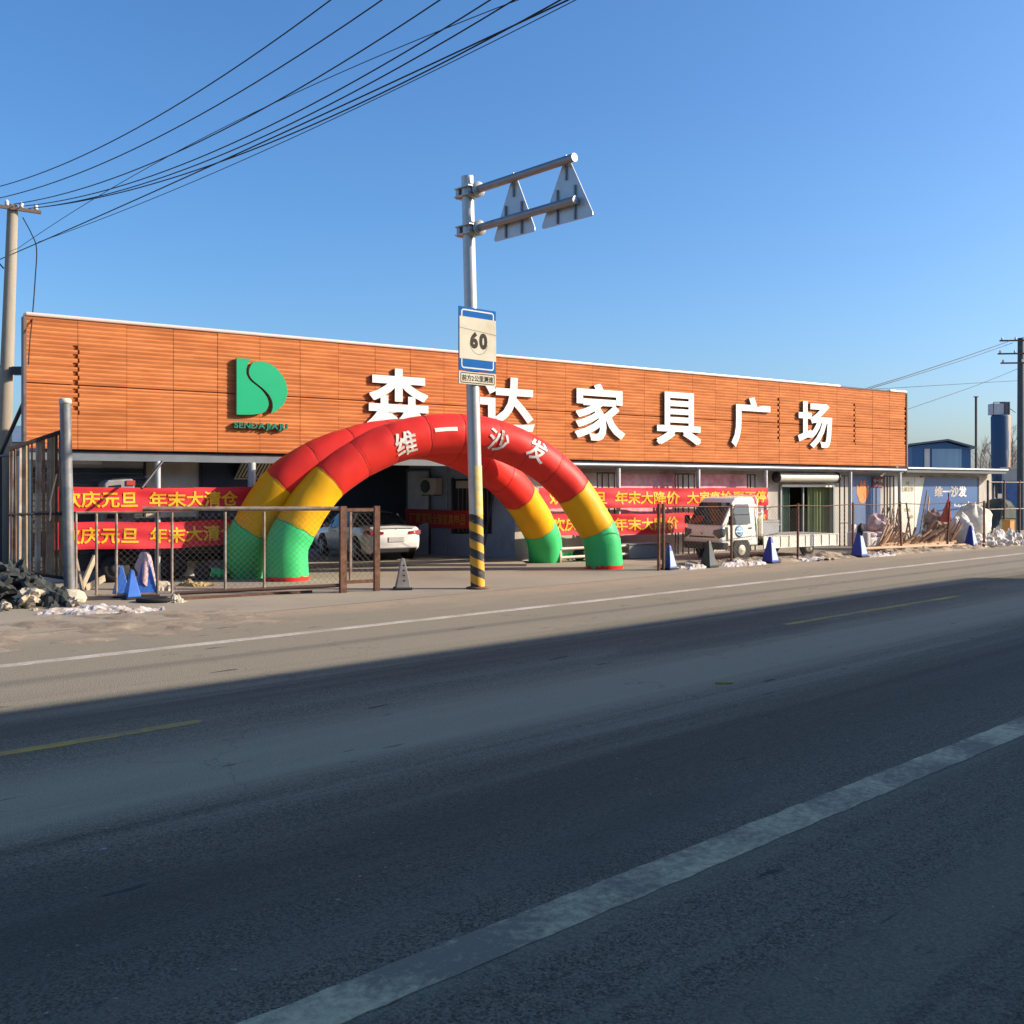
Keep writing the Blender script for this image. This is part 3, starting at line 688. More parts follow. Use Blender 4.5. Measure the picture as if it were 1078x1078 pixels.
p_, q_ = rpt(427, 536, 0.12), rpt(500, 536, 0.12); wl = (Vector((q_.x, q_.y, 0)) - Vector((p_.x, p_.y, 0))).length
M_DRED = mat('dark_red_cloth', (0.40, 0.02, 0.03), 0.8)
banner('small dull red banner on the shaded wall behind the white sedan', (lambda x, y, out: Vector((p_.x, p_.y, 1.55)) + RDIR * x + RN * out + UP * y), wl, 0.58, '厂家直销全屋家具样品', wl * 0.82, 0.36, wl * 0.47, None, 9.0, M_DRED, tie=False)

# ------------------------------------------------------------------ inflatable arch
def catmull(pts, n=14):
    q = [pts[0] * 2 - pts[1]] + pts + [pts[-1] * 2 - pts[-2]]; o = []
    for i in range(1, len(q) - 2):
        for k in range(n):
            t = k / n; p0, p1, p2, p3 = q[i - 1], q[i], q[i + 1], q[i + 2]
            o.append(0.5 * ((2 * p1) + (p2 - p0) * t + (2 * p0 - 5 * p1 + 4 * p2 - p3) * t * t + (3 * p1 - p0 - 3 * p2 + p3) * t ** 3))
    o.append(pts[-1]); return o
class Tube:
    def __init__(s, pts, N, r):
        dense = catmull(pts); L_ = [0]
        for i in range(1, len(dense)): L_.append(L_[-1] + (dense[i] - dense[i - 1]).length)
        s.d, s.L, s.len, s.N, s.r = dense, L_, L_[-1], N.normalized(), r
    def pos(s, a_):
        a_ = max(0, min(s.len - 1e-6, a_))
        import bisect
        i = max(0, min(len(s.L) - 2, bisect.bisect_right(s.L, a_) - 1))
        k = (a_ - s.L[i]) / max(1e-9, s.L[i + 1] - s.L[i]); return s.d[i].lerp(s.d[i + 1], k)
    def frame(s, a_):
        t = (s.pos(a_ + 0.12) - s.pos(a_ - 0.12)).normalized(); b = s.N.cross(t).normalized(); return t, b   # b points outward (up) along the arch
    def nearest(s, u, v):
        best = 1e9; ba = 0
        for i, p in enumerate(s.d):
            uu = CU + F * p.x / p.y; vv = HV - F * (p.z - H) / p.y; dd_ = (uu - u) ** 2 + (vv - v) ** 2
            if dd_ < best: best = dd_; ba = s.L[i]
        return ba
    def rad(s, a_, ph, seams):
        r = s.r
        for q in seams:
            d = abs(a_ - q)
            if d < 0.25: r *= 1 - 0.018 * math.exp(-(d / 0.022) ** 2) - 0.010 * math.exp(-(d / 0.15) ** 2) * (1 + math.sin(ph * 13 + q * 5) * math.sin(ph * 5 + q * 3))
        r *= 1 + 0.020 * noise.noise(Vector((a_ * 2.2, math.cos(ph) * 2, math.sin(ph) * 2 + 5)))
        return r
    def section(s, a0, a1, seams, inner=0.0, n=40, flare=0.0):
        k = max(2, int((a1 - a0) / 0.045)); vs = []; fs = []
        for i in range(k + 1):
            x = a0 + (a1 - a0) * i / k; t, b = s.frame(x); c = s.pos(x)
            for j in range(n):
                ph = 2 * math.pi * j / n; r = s.rad(x, ph, seams)
                vs.append(c + (b * math.cos(ph) + s.N * math.sin(ph)) * r)
        for i in range(k):
            for j in range(n): fs.append((i * n + j, i * n + (j + 1) % n, (i + 1) * n + (j + 1) % n, (i + 1) * n + j))
        return MB().add(vs, fs, True)
FL, FR = Vector((-5.42, 24.75, 0)), Vector((2.56, 28.4, 0)); RL, RR = Vector((-6.62, 25.55, 0)), Vector((1.02, 31.0, 0))
Nf = Vector(((FR - FL).y, -(FR - FL).x, 0)).normalized()
topc = (FL + FR) / 2 + UP * 3.6
topr = topc - Nf * 0.75 + UP * 0.02
Nr = (RR - RL).cross(topr - RL).normalized(); Nr = Nr if Nr.y < 0 else -Nr
fpix = [(302, 577), (311, 556), (326, 530), (344, 507.5), (365, 491), (390, 476.5), (420, 464.5), (455, 457.5), (490, 457), (520, 462), (550, 474), (577, 491), (600, 513), (619, 541), (633, 568)]
rpix = [(259, 572), (269, 552), (281, 531), (298, 509), (321, 492), (350, 478), (385, 467), (420, 462), (452, 464), (482, 474), (510, 489), (535, 509), (553, 531), (566, 553), (573, 570)]
front = Tube([FL] + [onplane(u, v, FL, Nf) for u, v in fpix] + [FR], Nf, 0.515)
rear = Tube([RL] + [onplane(u, v, RL, Nr) for u, v in rpix] + [RR], Nr, 0.515)
arch = thing('inflatable_arch', 'inflatable twin arch in red, yellow and green spanning the store entrance', 'inflatable arch', (FL + FR) / 2)
M_AR = mat('arch_red', (0.70, 0.032, 0.022), 0.5, 0, 0.08, 1.2, bump=0.35, bscale=3.5, spec=0.25, sss=0.3)
M_AY = mat('arch_yellow', (0.76, 0.39, 0.006), 0.5, 0, 0.07, 1.2, bump=0.35, bscale=3.5, spec=0.25, sss=0.3)
M_AG = mat('arch_green', (0.05, 0.52, 0.165), 0.5, 0, 0.08, 1.2, bump=0.35, bscale=3.5, spec=0.25, sss=0.3)
for tb, cuts, nm in ((front, ((313, 556.5), (345, 507), (604, 517), (628, 556)), 'f'), (rear, ((265, 556), (296, 510), (546, 521), (567, 554)), 'r')):
    A = [0.0] + [tb.nearest(u, v) for u, v in cuts] + [tb.len]
    for i, (nm_, mm_) in enumerate((('green_leg', M_AG), ('yellow_band', M_AY), ('red_crown', M_AR), ('yellow_band', M_AY), ('green_leg', M_AG))):
        k = max(1, int(round((A[i + 1] - A[i]) / 0.95))); seams = [A[i] + (A[i + 1] - A[i]) * q / k for q in range(k + 1)]
        o = obj(nm_, tb.section(A[i], A[i + 1], seams), mm_, arch, True)
        if nm_ == 'red_crown' and nm == 'f':
            for ch, u, v, hh in (('维', 422, 468, 0.62), ('一', 462, 453, 0.0), ('沙', 517, 465, 0.60), ('发', 559, 474, 0.60)):
                ac_ = tb.nearest(u, v); tv, tf = text_fit(ch, 0.58 if hh else 0.60, hh or 0.10, 0.02); tv, tf = slice_mesh(tv, tf, 0.06)
                pts = []
                p0 = tb.pos(ac_); v0 = HV - F * (p0.z - H) / p0.y
                lift = (v0 - v) / F * p0.y / tb.r
                for q in tv:
                    t, b = tb.frame(ac_ + q.x); ph = math.pi / 2 - max(-0.5, min(0.5, lift)) - q.y / tb.r
                    pts.append(tb.pos(ac_ + q.x) + (b * math.cos(ph) + tb.N * math.sin(ph)) * (tb.r * 1.012 + 0.006))
                obj('lettering', MB().add(pts, tf, True), mat('arch_print', (0.78, 0.72, 0.64), 0.6), o, True)
        for q_ in seams[1:]:                                    # raised sewn panel seams with a little pucker
            if q_ > tb.len - 0.05: continue
            t, b = tb.frame(q_); c = tb.pos(q_); ring = []
            for j in range(49):
                ph = 2 * math.pi * j / 48; ring.append(c + t * (0.012 * math.sin(ph * 7 + q_)) + (b * math.cos(ph) + tb.N * math.sin(ph)) * (tb.rad(q_, ph, seams) + 0.002))
            cs = {'green_leg': ('seam_green', (0.025, 0.30, 0.09)), 'yellow_band': ('seam_yellow', (0.50, 0.22, 0.005)), 'red_crown': ('seam_red', (0.36, 0.015, 0.012))}[nm_]
            obj('seam', MB().tube(ring, 0.009, 5, False), mat(cs[0], cs[1], 0.7), o, True)
        if nm_ == 'green_leg':                                  # red hem round the foot
            base = 0.0 if i == 0 else tb.len
            t, b = tb.frame(base); c = tb.pos(base); vs = []; fs = []; nn = 40
            for j in range(nn):
                ph = 2 * math.pi * j / nn; d = b * math.cos(ph) + tb.N * math.sin(ph)
                q = c + d * (tb.r * 1.01); w = 0.09 + 0.05 * noise.noise(Vector((j * 0.9, i, 2)))
                vs += [Vector((q.x, q.y, 0.012)), Vector((q.x, q.y, 0.02)) + d * 0.006 + UP * w]
            for j in range(nn): fs.append((2 * j, 2 * ((j + 1) % nn), 2 * ((j + 1) % nn) + 1, 2 * j + 1))
            obj('hem', MB().add(vs, fs, True), M_AR, o, True)
def blower(c, d, ln, label):
    t = thing('arch_blower', label, 'blower', c); d = Vector(d).normalized(); q = d.cross(UP)
    hose = [Vector(c) + d * (0.18 + ln * k / 8) + UP * (0.16 + 0.03 * math.sin(k * 2.1)) for k in range(9)]
    obj('duct', MB().tube(hose, [0.10 + 0.03 * math.sin(k * 1.7) for k in range(9)], 12), M_AG, t, True)
    m = MB(); m.lathe(Vector(c) - q * 0.12 + UP * 0.22, [(0.12, 0), (0.2, 0.02), (0.2, 0.22), (0.12, 0.24)], 18, q); obj('fan_housing', m, M_BLACK, t, True)
    m = MB(); m.box(Vector(c) + UP * 0.02, d, q, UP, 0.2, 0.14, 0.015); obj('stand', m, M_DARKSTEEL, t, True)
blower(gnd(213, 611), (0.9, 0.35, 0), 0.35, 'black blower with a green duct at the left foot of the arch')
blower(gnd(610, 591), (-0.95, 0.1, 0), 0.30, 'black blower with a green duct between the right feet of the arch')

# ------------------------------------------------------------------ sign mast
base = gnd(503, 620); base = Vector((base.x, base.y, 0))
sm = thing('sign_mast', 'tall grey roadside mast with yellow and black striped foot and two arms', 'sign mast', base)
topz = 2.2 + (HV - 186) / F * base.y
lean = Vector(((492 - 503) / F * base.y, 0, 0))
def mp(z): return base + lean * (z / topz) + UP * z
zs = 2.2 + (HV - 541) / F * base.y
M_MAST = mat('mast_steel', (0.50, 0.49, 0.46), 0.42, 0.45, 0.12, 3, dirt=(0.35, 0.30, 0.24), dirt_amt=0.3)
m = MB(); m.tube([mp(zs), mp(topz)], [0.152, 0.135], 20); obj('pole', m, M_MAST, sm, True)
m = MB(); m.tube([mp(0.02), mp(zs)], [0.158, 0.154], 20)
def stripes():
    M = bpy.data.materials.new('hazard_stripes'); M.use_nodes = True; t = M.node_tree; b = t.nodes['Principled BSDF']; N = t.nodes.new; L = t.links.new
    tc = N('ShaderNodeTexCoord'); sp_ = N('ShaderNodeSeparateXYZ'); L(tc.outputs['Object'], sp_.inputs[0])
    def ma(op, x, y):
        q = N('ShaderNodeMath'); q.operation = op
        for i, val in enumerate((x, y)):
            if isinstance(val, (int, float)): q.inputs[i].default_value = val
            else: L(val, q.inputs[i])
        return q.outputs[0]
    an = ma('ARCTAN2', sp_.outputs[1], sp_.outputs[0])
    x = ma('ADD', ma('MULTIPLY', sp_.outputs[2], 1 / 0.38), ma('MULTIPLY', an, 1 / (2 * math.pi)))
    fr = ma('FRACT', x, 0); st = ma('GREATER_THAN', fr, 0.5)
    nz = N('ShaderNodeTexNoise'); nz.inputs['Scale'].default_value = 9; nz.inputs['Detail'].default_value = 6; L(tc.outputs['Object'], nz.inputs['Vector'])
    mx = N('ShaderNodeMixRGB'); mx.inputs[1].default_value = (0.72, 0.36, 0.02, 1); mx.inputs[2].default_value = (0.03, 0.03, 0.03, 1); L(st, mx.inputs[0])
    m2 = N('ShaderNodeMixRGB'); m2.inputs[2].default_value = (0.30, 0.24, 0.16, 1)
    rr = N('ShaderNodeMapRange'); rr.inputs[1].default_value = 0.58; rr.inputs[2].default_value = 0.72; rr.inputs[4].default_value = 0.7; L(nz.outputs[0], rr.inputs[0])
    L(rr.outputs[0], m2.inputs[0]); L(mx.outputs[0], m2.inputs[1]); L(m2.outputs[0], b.inputs['Base Color']); b.inputs['Roughness'].default_value = 0.6
    return M
obj('striped_foot', m, stripes(), sm, True)
m = MB(); m.lathe(base, [(0.26, 0.012), (0.26, 0.04), (0.17, 0.06)], 16); obj('base_plate', m, M_RUST, sm, True)
# torn poster wrapped round the pole
m = MB(); z0, z1 = zs - 0.02, 2.2 + (HV - 490) / F * base.y; nn = 14; vs = []; fs = []
for k in range(2):
    for j in range(nn + 1):
        an = R(-150 + 130 * j / nn) + 0.9; z = (z0, z1)[k] + 0.05 * noise.noise(Vector((j, k * 9, 0)))
        c = mp(z); vs.append(c + Vector((math.cos(an), math.sin(an), 0)) * 0.158)
for j in range(nn): fs.append((j, j + 1, nn + 2 + j, nn + 1 + j))
obj('torn_poster', m.add(vs, fs, True), mat('old_poster', (0.66, 0.48, 0.10), 0.7, 0, 0.2, 6, dirt=(0.45, 0.48, 0.40), dirt_amt=0.65, dscale=4), sm, True)
# two arms and bracket flanges
def armdir():
    zt1 = 2.2 + (HV - 203) / F * base.y
    return zt1, 2.2 + (HV - 243) / F * base.y
za1, za2 = armdir(); AD = Vector((0.674, -0.739, 0)).normalized()
for za in (za1, za2):
    c = mp(za)
    m = MB(); m.tube([c + AD * 0.13, c + AD * 3.28], 0.085, 14); ar = obj('arm', m, mat('arm_steel', (0.27, 0.27, 0.27), 0.45, 0.5, 0.1, 4), sm, True)
    m = MB()
    for q in (0.17, 0.36): m.lathe(c + AD * q, [(0.17, 0), (0.17, 0.03)], 16, AD)
    m.box(c - AD * 0.2, AD, AD.cross(UP), UP, 0.05, 0.14, 0.12)
    for k in (-1, 1): m.box(c + UP * 0.09 * k, AD, AD.cross(UP), UP, 0.25, 0.19, 0.012)
    for k in (-1, 1): m.prism([c + AD * 0.14 + UP * 0.10 * k, c + AD * 0.17 + UP * 0.35 * k, c + AD * 0.17 + UP * 0.10 * k], AD.cross(UP) * 0.02)
    obj('flange', m, M_GALV, ar, True)
# triangular sign plates: their faces look along the road away from the camera
TN = Vector((AD.y, -AD.x, 0)); TN = TN if TN.y > 0 else -TN              # front of sign, away from us
M_SIGNBACK = mat('sign_back', (0.52, 0.53, 0.53), 0.45, 0.4, 0.06, 3)
def tri(q, label_unused):
    c = base + lean * 0.9 + AD * q
    zt_, zb_ = za1 + 0.20, za2 - 0.36; hw = (zt_ - zb_) / 2 * 1.12 * label_unused
    apex = Vector((c.x, c.y, zt_)) + TN * 0.12; A_ = Vector((c.x, c.y, zb_)) + TN * 0.12
    P = [A_ - AD * hw, A_ + AD * hw, apex]; cen = (P[0] + P[1] + P[2]) / 3
    poly = []
    for i in range(3):                                          # rounded corners
        p, pr, nx = P[i], P[i - 1], P[(i + 1) % 3]
        poly += [p + (pr - p).normalized() * 0.09, p + ((pr - p).normalized() + (nx - p).normalized()) * 0.028, p + (nx - p).normalized() * 0.09]
    pl = obj('warning_plate', MB().prism(poly, TN * 0.02), M_SIGNBACK, sm, True)
    ins = [cen + (p - cen) * 0.99 for p in poly]; obj('yellow_face', MB().prism([p + TN * 0.0225 for p in ins], TN * 0.003), mat('sign_yellow', (0.8, 0.55, 0.03), 0.5), pl, True)
    m = MB()
    for k in (-0.26, 0.26): m.box(A_ + AD * k * 0.95 - TN * 0.02 + UP * 0.36, AD, TN, UP, 0.018, 0.02, 0.34)
    m.box(apex - UP * 0.30 - TN * 0.02, AD, TN, UP, 0.018, 0.02, 0.25)
    obj('stiffener', m, mat('arm_steel', (0.27, 0.27, 0.27)), pl, True)
tri(1.36, 0.86); tri(2.92, 0.96)
# 60 board
SX = Vector((0.935, -0.355, 0)).normalized()
c60 = mp(2.2 + (HV - 359) / F * base.y); SN = Vector((SX.y, -SX.x, 0)); SN = SN if SN.y < 0 else -SN
# orientation: left edge is taller in the photo, so the board's left side is nearer
SX = TD.copy(); SN = Vector((SX.y, -SX.x, 0))
pf = SN * 0.185
k60 = base.y / F
sgn = 0
wS = 37 * k60 / SX.x / 0.985; hS = 66 * k60
bc = c60 + pf + SX * 0.01
M_SB = mat('sign_blue', (0.010, 0.095, 0.30), 0.85, 0, 0.08, spec=0.1)
board = obj('speed_board', MB().box(bc, SX, SN, UP, wS / 2, 0.012, hS / 2), M_SB, sm, True, bevel=0.008)
M_SW = mat('sign_white', (0.50, 0.46, 0.36), 0.85, 0, 0.08, 3, spec=0.1, dirt=(0.42, 0.37, 0.27), dirt_amt=0.3)
def onb(x, y, out): return bc + SX * (x * wS) + UP * (y * hS) + SN * (0.013 + out)
def rrect(w, h, r, n=5):
    o = []
    for (cx, cy, a0) in ((w - r, h - r, 0), (-w + r, h - r, 90), (-w + r, -h + r, 180), (w - r, -h + r, 270)):
        for k in range(n + 1): an = R(a0 + 90 * k / n); o.append((cx + r * math.cos(an), cy + r * math.sin(an)))
    return o
oo = rrect(wS * 0.44, hS * 0.465, 0.07); ii = rrect(wS * 0.44 - 0.03, hS * 0.465 - 0.03, 0.045)
vs = []; fs = []
for (x, y), (x2, y2) in zip(oo, ii): vs += [bc + SX * x + UP * y + SN * 0.0145, bc + SX * x2 + UP * y2 + SN * 0.0145]
n_ = len(oo)
for k in range(n_): fs.append((2 * k, 2 * ((k + 1) % n_), 2 * ((k + 1) % n_) + 1, 2 * k + 1))
obj('white_border', MB().add(vs, fs), mat('border_white', (0.55, 0.55, 0.52), 0.85, spec=0.1), board, True)
q = [onb(-0.49, 0.345, 0.003), onb(0.49, 0.345, 0.003), onb(0.50, 0.10, 0.003), onb(0.50, -0.315, 0.003), onb(-0.49, -0.315, 0.003)]
sh = obj('white_sheet', MB().prism(q, SN * 0.003), M_SW, board, True)
q = [onb(-0.49, 0.17, 0.009), onb(0.5, 0.115, 0.009), onb(0.5, 0.105, 0.009), onb(-0.49, 0.165, 0.009)]
obj('sheet_crease', MB().prism(q, SN * 0.002), mat('crease_grey', (0.17, 0.15, 0.12)), sh, True)
obj('numerals', text_on('60', onb(0.02, -0.01, 0.0075), SX, UP, wS * 0.47, hS * 0.27, 0.06), mat('numeral_grey', (0.05, 0.046, 0.035), 0.9, spec=0.05), sh, True)
vs = []; fs = []; nn = 40
for k in range(nn + 1):
    an = R(190 + 160 * k / nn)
    for r_ in (0.255, 0.268): vs.append(onb(0.02, -0.03, 0.0075) + SX * (r_ * math.cos(an)) + UP * (r_ * 1.05 * math.sin(an)))
for k in range(nn): fs.append((2 * k, 2 * k + 2, 2 * k + 3, 2 * k + 1))
obj('ring', MB().add(vs, fs), mat('ring_grey', (0.22, 0.20, 0.16), 0.9, spec=0.05), sh, True)
# plate under it
bc2 = c60 + pf - UP * (hS / 2 + 0.155) + SX * 0.01; h2 = 0.27
pl2 = obj('lower_plate', MB().box(bc2, SX, SN, UP, wS / 2, 0.012, h2 / 2), M_SW, sm, True)
oo = rrect(wS * 0.46, h2 * 0.42, 0.04); ii = rrect(wS * 0.46 - 0.018, h2 * 0.42 - 0.018, 0.025); vs = []; fs = []
for (x, y), (x2, y2) in zip(oo, ii): vs += [bc2 + SX * x + UP * y + SN * 0.0145, bc2 + SX * x2 + UP * y2 + SN * 0.0145]
for k in range(len(oo)): fs.append((2 * k, 2 * ((k + 1) % len(oo)), 2 * ((k + 1) % len(oo)) + 1, 2 * k + 1))
MN = mat('numeral_grey', (0.05, 0.046, 0.035))
obj('plate_border', MB().add(vs, fs), MN, pl2, True)
obj('lettering', text_on('前方2公里测速', bc2 + SN * 0.0155, SX, UP, wS * 0.84, 0.14, 0.02), MN, pl2, True)
m = MB()
for z in (0.3, -0.25): m.box(c60 + UP * z + SN * 0.09, SX, SN, UP, 0.16, 0.08, 0.025)
obj('clamp', m, M_GALV, sm, True)

# ------------------------------------------------------------------ utility poles and wires
def power_pole(loc, h, r0, r1, label, armdir_, arms, lean_=(0, 0, 0), pm=M_CONCRETE, group='utility poles'):
    t = thing('utility_pole', label, 'utility pole', loc, 0, group); loc = Vector(loc); lean_ = Vector(lean_)
    obj('pole', MB().tube([loc, loc + lean_ + UP * h], [r0, r1], 16), pm, t, True)
    d = Vector(armdir_).normalized(); q = d.cross(UP)
    for (z, hl, nins) in arms:
        c = loc + lean_ * (z / h) + UP * z + q * (r1 + 0.05)
        ar = obj('crossarm', MB().box(c, d, q, UP, hl, 0.035, 0.04), mat('arm_rust', (0.12, 0.08, 0.06), 0.8), t, True)
        for k in range(nins):
            x = -hl + 0.12 + (2 * hl - 0.24) * k / max(1, nins - 1)
            obj('insulator', MB().lathe(c + d * x + UP * 0.041, [(0.035, 0), (0.06, 0.03), (0.035, 0.05), (0.06, 0.08), (0.04, 0.12), (0.015, 0.15)], 10), mat('porcelain', (0.6, 0.56, 0.52), 0.25), ar, True)
    return t
LPB = Vector(((-0.5 - CU) / F * 25.6, 25.6, 0)); LPH = 2.2 + (HV - 216) / F * 25.6
WD = Vector((0.75, -0.66, 0)).normalized(); XD = Vector((0.80, 0.6, 0)).normalized()
lp = power_pole(LPB, LPH, 0.20, 0.125, 'weathered concrete power pole beside the rusty sheet fence', XD, ((LPH - 0.12, 0.62, 4),), lean_=((13.5 + 0.5) / F * 25.6, 0, 0))
LT = LPB + Vector(((13.5 + 0.5) / F * 25.6, 0, LPH))
m = MB(); m.tube([LT + Vector((-0.35, 0, -0.1)), LT + Vector((-0.42, -.1, -0.7)), LT + Vector((-0.35, -0.1, -1.4)), LT + Vector((-.18, -.1, -1.6))], 0.018, 6); obj('loop_cable', m, M_BLACK, lp, True)
m = MB(); m.tube([LPB + Vector((0.05, -0.1, 5.25)), LPB + Vector((0.5, -0.1, 5.2))], 0.02, 6); m.box(LPB + Vector((0.52, -0.1, 5.14)), (1, 0, 0), (0, 1, 0), UP, 0.13, 0.1, 0.1); obj('floodlight', m, M_DARKSTEEL, lp, True)
RPB = Vector(((1074.5 - CU) / F * 55, 55, 0)); RPH = 2.2 + (HV - 356) / F * 55
rp = power_pole(RPB, RPH, 0.20, 0.15, 'dark power pole with three crossarms at the right edge of the view', (1, -0.1, 0), ((RPH - 0.15, 1.15, 4), (RPH - 0.85, 1.25, 4), (RPH - 1.35, 1.1, 3)), pm=mat('dark_pole', (0.075, 0.085, 0.09), 0.9, 0, 0.15))
power_pole(Vector((9, 5.5, 0)), 9.6, 0.2, 0.13, 'concrete power pole on the near side of the road, outside the view', XD, ((9.45, 0.8, 4),))
NPT = Vector((9, 5.5, 9.6))
M_WIRE = mat('wire_black', (0.012, 0.012, 0.014), 0.6)
ORD = ['topmost', 'second from top', 'third from top', 'fourth from top', 'fifth from top', 'sixth from top', 'lower', 'lowest', 'thin slack']
def wire(u0, v0, Y0, u1, v1, label, off=0.0, r=0.014, tail=True, mid=None, name='overhead_wire', group='power lines crossing the sky on the left'):
    A = at(u0, v0, Y0); Bp = NPT + XD * off
    # plan direction A -> Bp; the wire must cross the ray column u1 at row v1
    k1 = (u1 - CU) / F
    # A + t (Bp - A): X = k1 Y
    dx, dy = Bp.x - A.x, Bp.y - A.y
    t = (k1 * A.y - A.x) / (dx - k1 * dy)
    Yc = A.y + t * dy; zc = H + (HV - v1) / F * Yc
    # z(t) = A.z + (Bp.z-A.z) t - s*4 t(1-t)
    s = (A.z + (Bp.z - A.z) * t - zc) / (4 * t * (1 - t))
    if mid:
        k2 = (mid[0] - CU) / F; t2 = (k2 * A.y - A.x) / (dx - k2 * dy); z2 = H + (HV - mid[1]) / F * (A.y + t2 * dy)
        # z = A.z + d t - 4 s t (1 - t) through both points
        r1, r2 = zc - A.z, z2 - A.z; c1, c2 = -4 * t * (1 - t), -4 * t2 * (1 - t2)
        det = t * c2 - t2 * c1; dz_ = (r1 * c2 - r2 * c1) / det; s = (t * r2 - t2 * r1) / det; Bp.z = A.z + dz_
    pts = []
    for i in range(49):
        q = i / 48; pts.append(Vector((A.x + dx * q, A.y + dy * q, A.z + (Bp.z - A.z) * q - s * 4 * q * (1 - q))))
    return single(name, MB().tube(pts, r, 5), M_WIRE, label, 'wire', A, group)
specs = [(-25, 202, 26.5, 348, 0, -0.8, 0.0115, (172, 119)), (-18, 212, 26.4, 402, 0, -0.55, 0.0115, (230, 110)), (14, 215, 25.7, 463, 0, -0.3, 0.0115, (287, 109)), (24, 217, 25.5, 516, 0, -0.05, 0.0115, (345, 101)), (36, 219, 25.3, 541, 0, 0.2, 0.0115, (374, 96)),
         (30, 219.5, 25.4, 590, 0, 0.55, 0.012, (402, 98)), (-14, 279, 26.6, 598, 0, 0.8, 0.0125, (230, 171)), (18, 262, 25.6, 545, 0, 0.35, 0.007, (240, 132)), (40, 255, 24, 606, 0, 0.9, 0.007, (345, 128))]
wl_ = ['topmost black wire running from the left edge to the upper sky', 'second black wire from the top in the left sky', 'third black wire from the top, leaving the left pole head',
       'fourth black wire from the top, leaving the left pole crossarm', 'fifth black wire from the top, ending at the crossarm tip', 'thicker black wire dipping lowest from the left crossarm',
       'black wire crossing the pole shaft below the crossarm', 'thin wire rising from the shaft of the left pole across the others', 'faint thin wire lowest in the left bundle']
for (u0, v0, Y0, u1, v1, off, r, md), lb_ in zip(specs, wl_): wire(u0, v0, Y0, u1, v1, lb_, off, r, True, md)
pts = catmull([at(24, 229, 25.4), at(33, 246, 25.0), at(38.5, 262, 24.4), at(37, 295, 23.6), at(34, 335, 22.9), at(31.5, 360, 22.65), at(30, 384, 22.6)])
single('drop_cable', MB().tube(pts, 0.014, 5), M_WIRE, 'black cable drooping from the left pole down to the orange sign corner', 'cable', at(30, 384, 22.6))
def wire2(pix, label, r=0.02):
    pts = catmull([at(*p) for p in pix], 10)
    single('service_wire', MB().tube(pts, r, 5), M_WIRE, label, 'wire', pts[0], 'thin wires behind the sign at right')
wire2(((1066, 358, 55), (1020, 374, 52), (960, 394, 48), (912, 409, 45), (880, 421, 43)), 'upper dark wire from the right pole down behind the sign wall')
wire2(((1066, 361, 55), (1020, 377, 52.5), (960, 396, 48.5), (912, 410.5, 45.5), (880, 422.5, 43.5)), 'dark wire just under the upper one from the right pole', 0.014)
wire2(((1085, 400, 60), (1040, 402.5, 58), (990, 405.5, 56), (930, 409, 54), (890, 410.5, 52)), 'nearly level thin wire behind the right end of the sign', 0.013)
wire2(((1072, 388, 55), (1030, 405, 53), (990, 419, 51), (955, 431, 49), (925, 441, 48)), 'lower thin wire sloping to the right end of the sign', 0.013)
wire2(((1100, 340, 50), (1085, 352, 53), (1072, 357, 55)), 'short wire leaving the right pole head to the right', 0.013)

# ------------------------------------------------------------------ left fence, gate post, gate
pb = gnd(73.5, 634); post_b = Vector((pb.x, pb.y, 0))
gp = thing('gate_post', 'tall grey steel pipe post with a pale cap at the left gate', 'post', post_b)
pz = 2.2 + (HV - 424) / F * pb.y
obj('pipe', MB().tube([post_b, post_b + Vector((-0.09, 0, pz))], 0.105, 16), mat('post_steel', (0.16, 0.17, 0.18), 0.55, 0.3, 0.25, 2, dirt=(0.33, 0.31, 0.28), dirt_amt=0.45), gp, True)
obj('cap', MB().lathe(post_b + Vector((-0.09, 0, pz)), [(0.115, -0.02), (0.115, 0.06), (0.09, 0.085)], 16), mat('cap_pale', (0.6, 0.55, 0.48), 0.7), gp, True)
obj('footing', MB().blob(post_b + Vector((0.02, -0.05, 0.08)), (0.3, 0.26, 0.2), 3, 0.25), mat('footing_concrete', (0.48, 0.42, 0.32), 0.95, bump=0.3), gp, True)
F0 = post_b + Vector((-0.12, 0.12, 0)); F1 = F0 + Vector((-0.93, -0.37, 0)).normalized() * 1.02; FD = (F1 - F0); FLN = FD.length; FD.normalize(); FNr = Vector((FD.y, -FD.x, 0))
if FNr.y > 0: FNr = -FNr
sf = thing('sheet_fence', 'old fence of rusty and pale upright metal strips left of the gate post', 'fence', (F0 + F1) / 2)
rnd = random.Random(11)
cols = [mat('strip_rust', (0.17, 0.085, 0.05), 0.85, 0, 0.35, 5, dirt=(0.32, 0.2, 0.1), dirt_amt=0.5), mat('strip_grey', (0.30, 0.26, 0.20), 0.8, 0.0, 0.25, 3, dirt=(0.20, 0.10, 0.05), dirt_amt=0.7, dscale=2.5), mat('strip_tan', (0.30, 0.22, 0.13), 0.85, 0, 0.3, 3, dirt=(0.4, 0.28, 0.12), dirt_amt=0.5), mat('strip_pale', (0.40, 0.36, 0.29), 0.75, 0.0, 0.2, 2, dirt=(0.22, 0.12, 0.06), dirt_amt=0.6)]
def fx(u):
    k = (u - CU) / F; return (k * F0.y - F0.x) / (FD.x - k * FD.y)
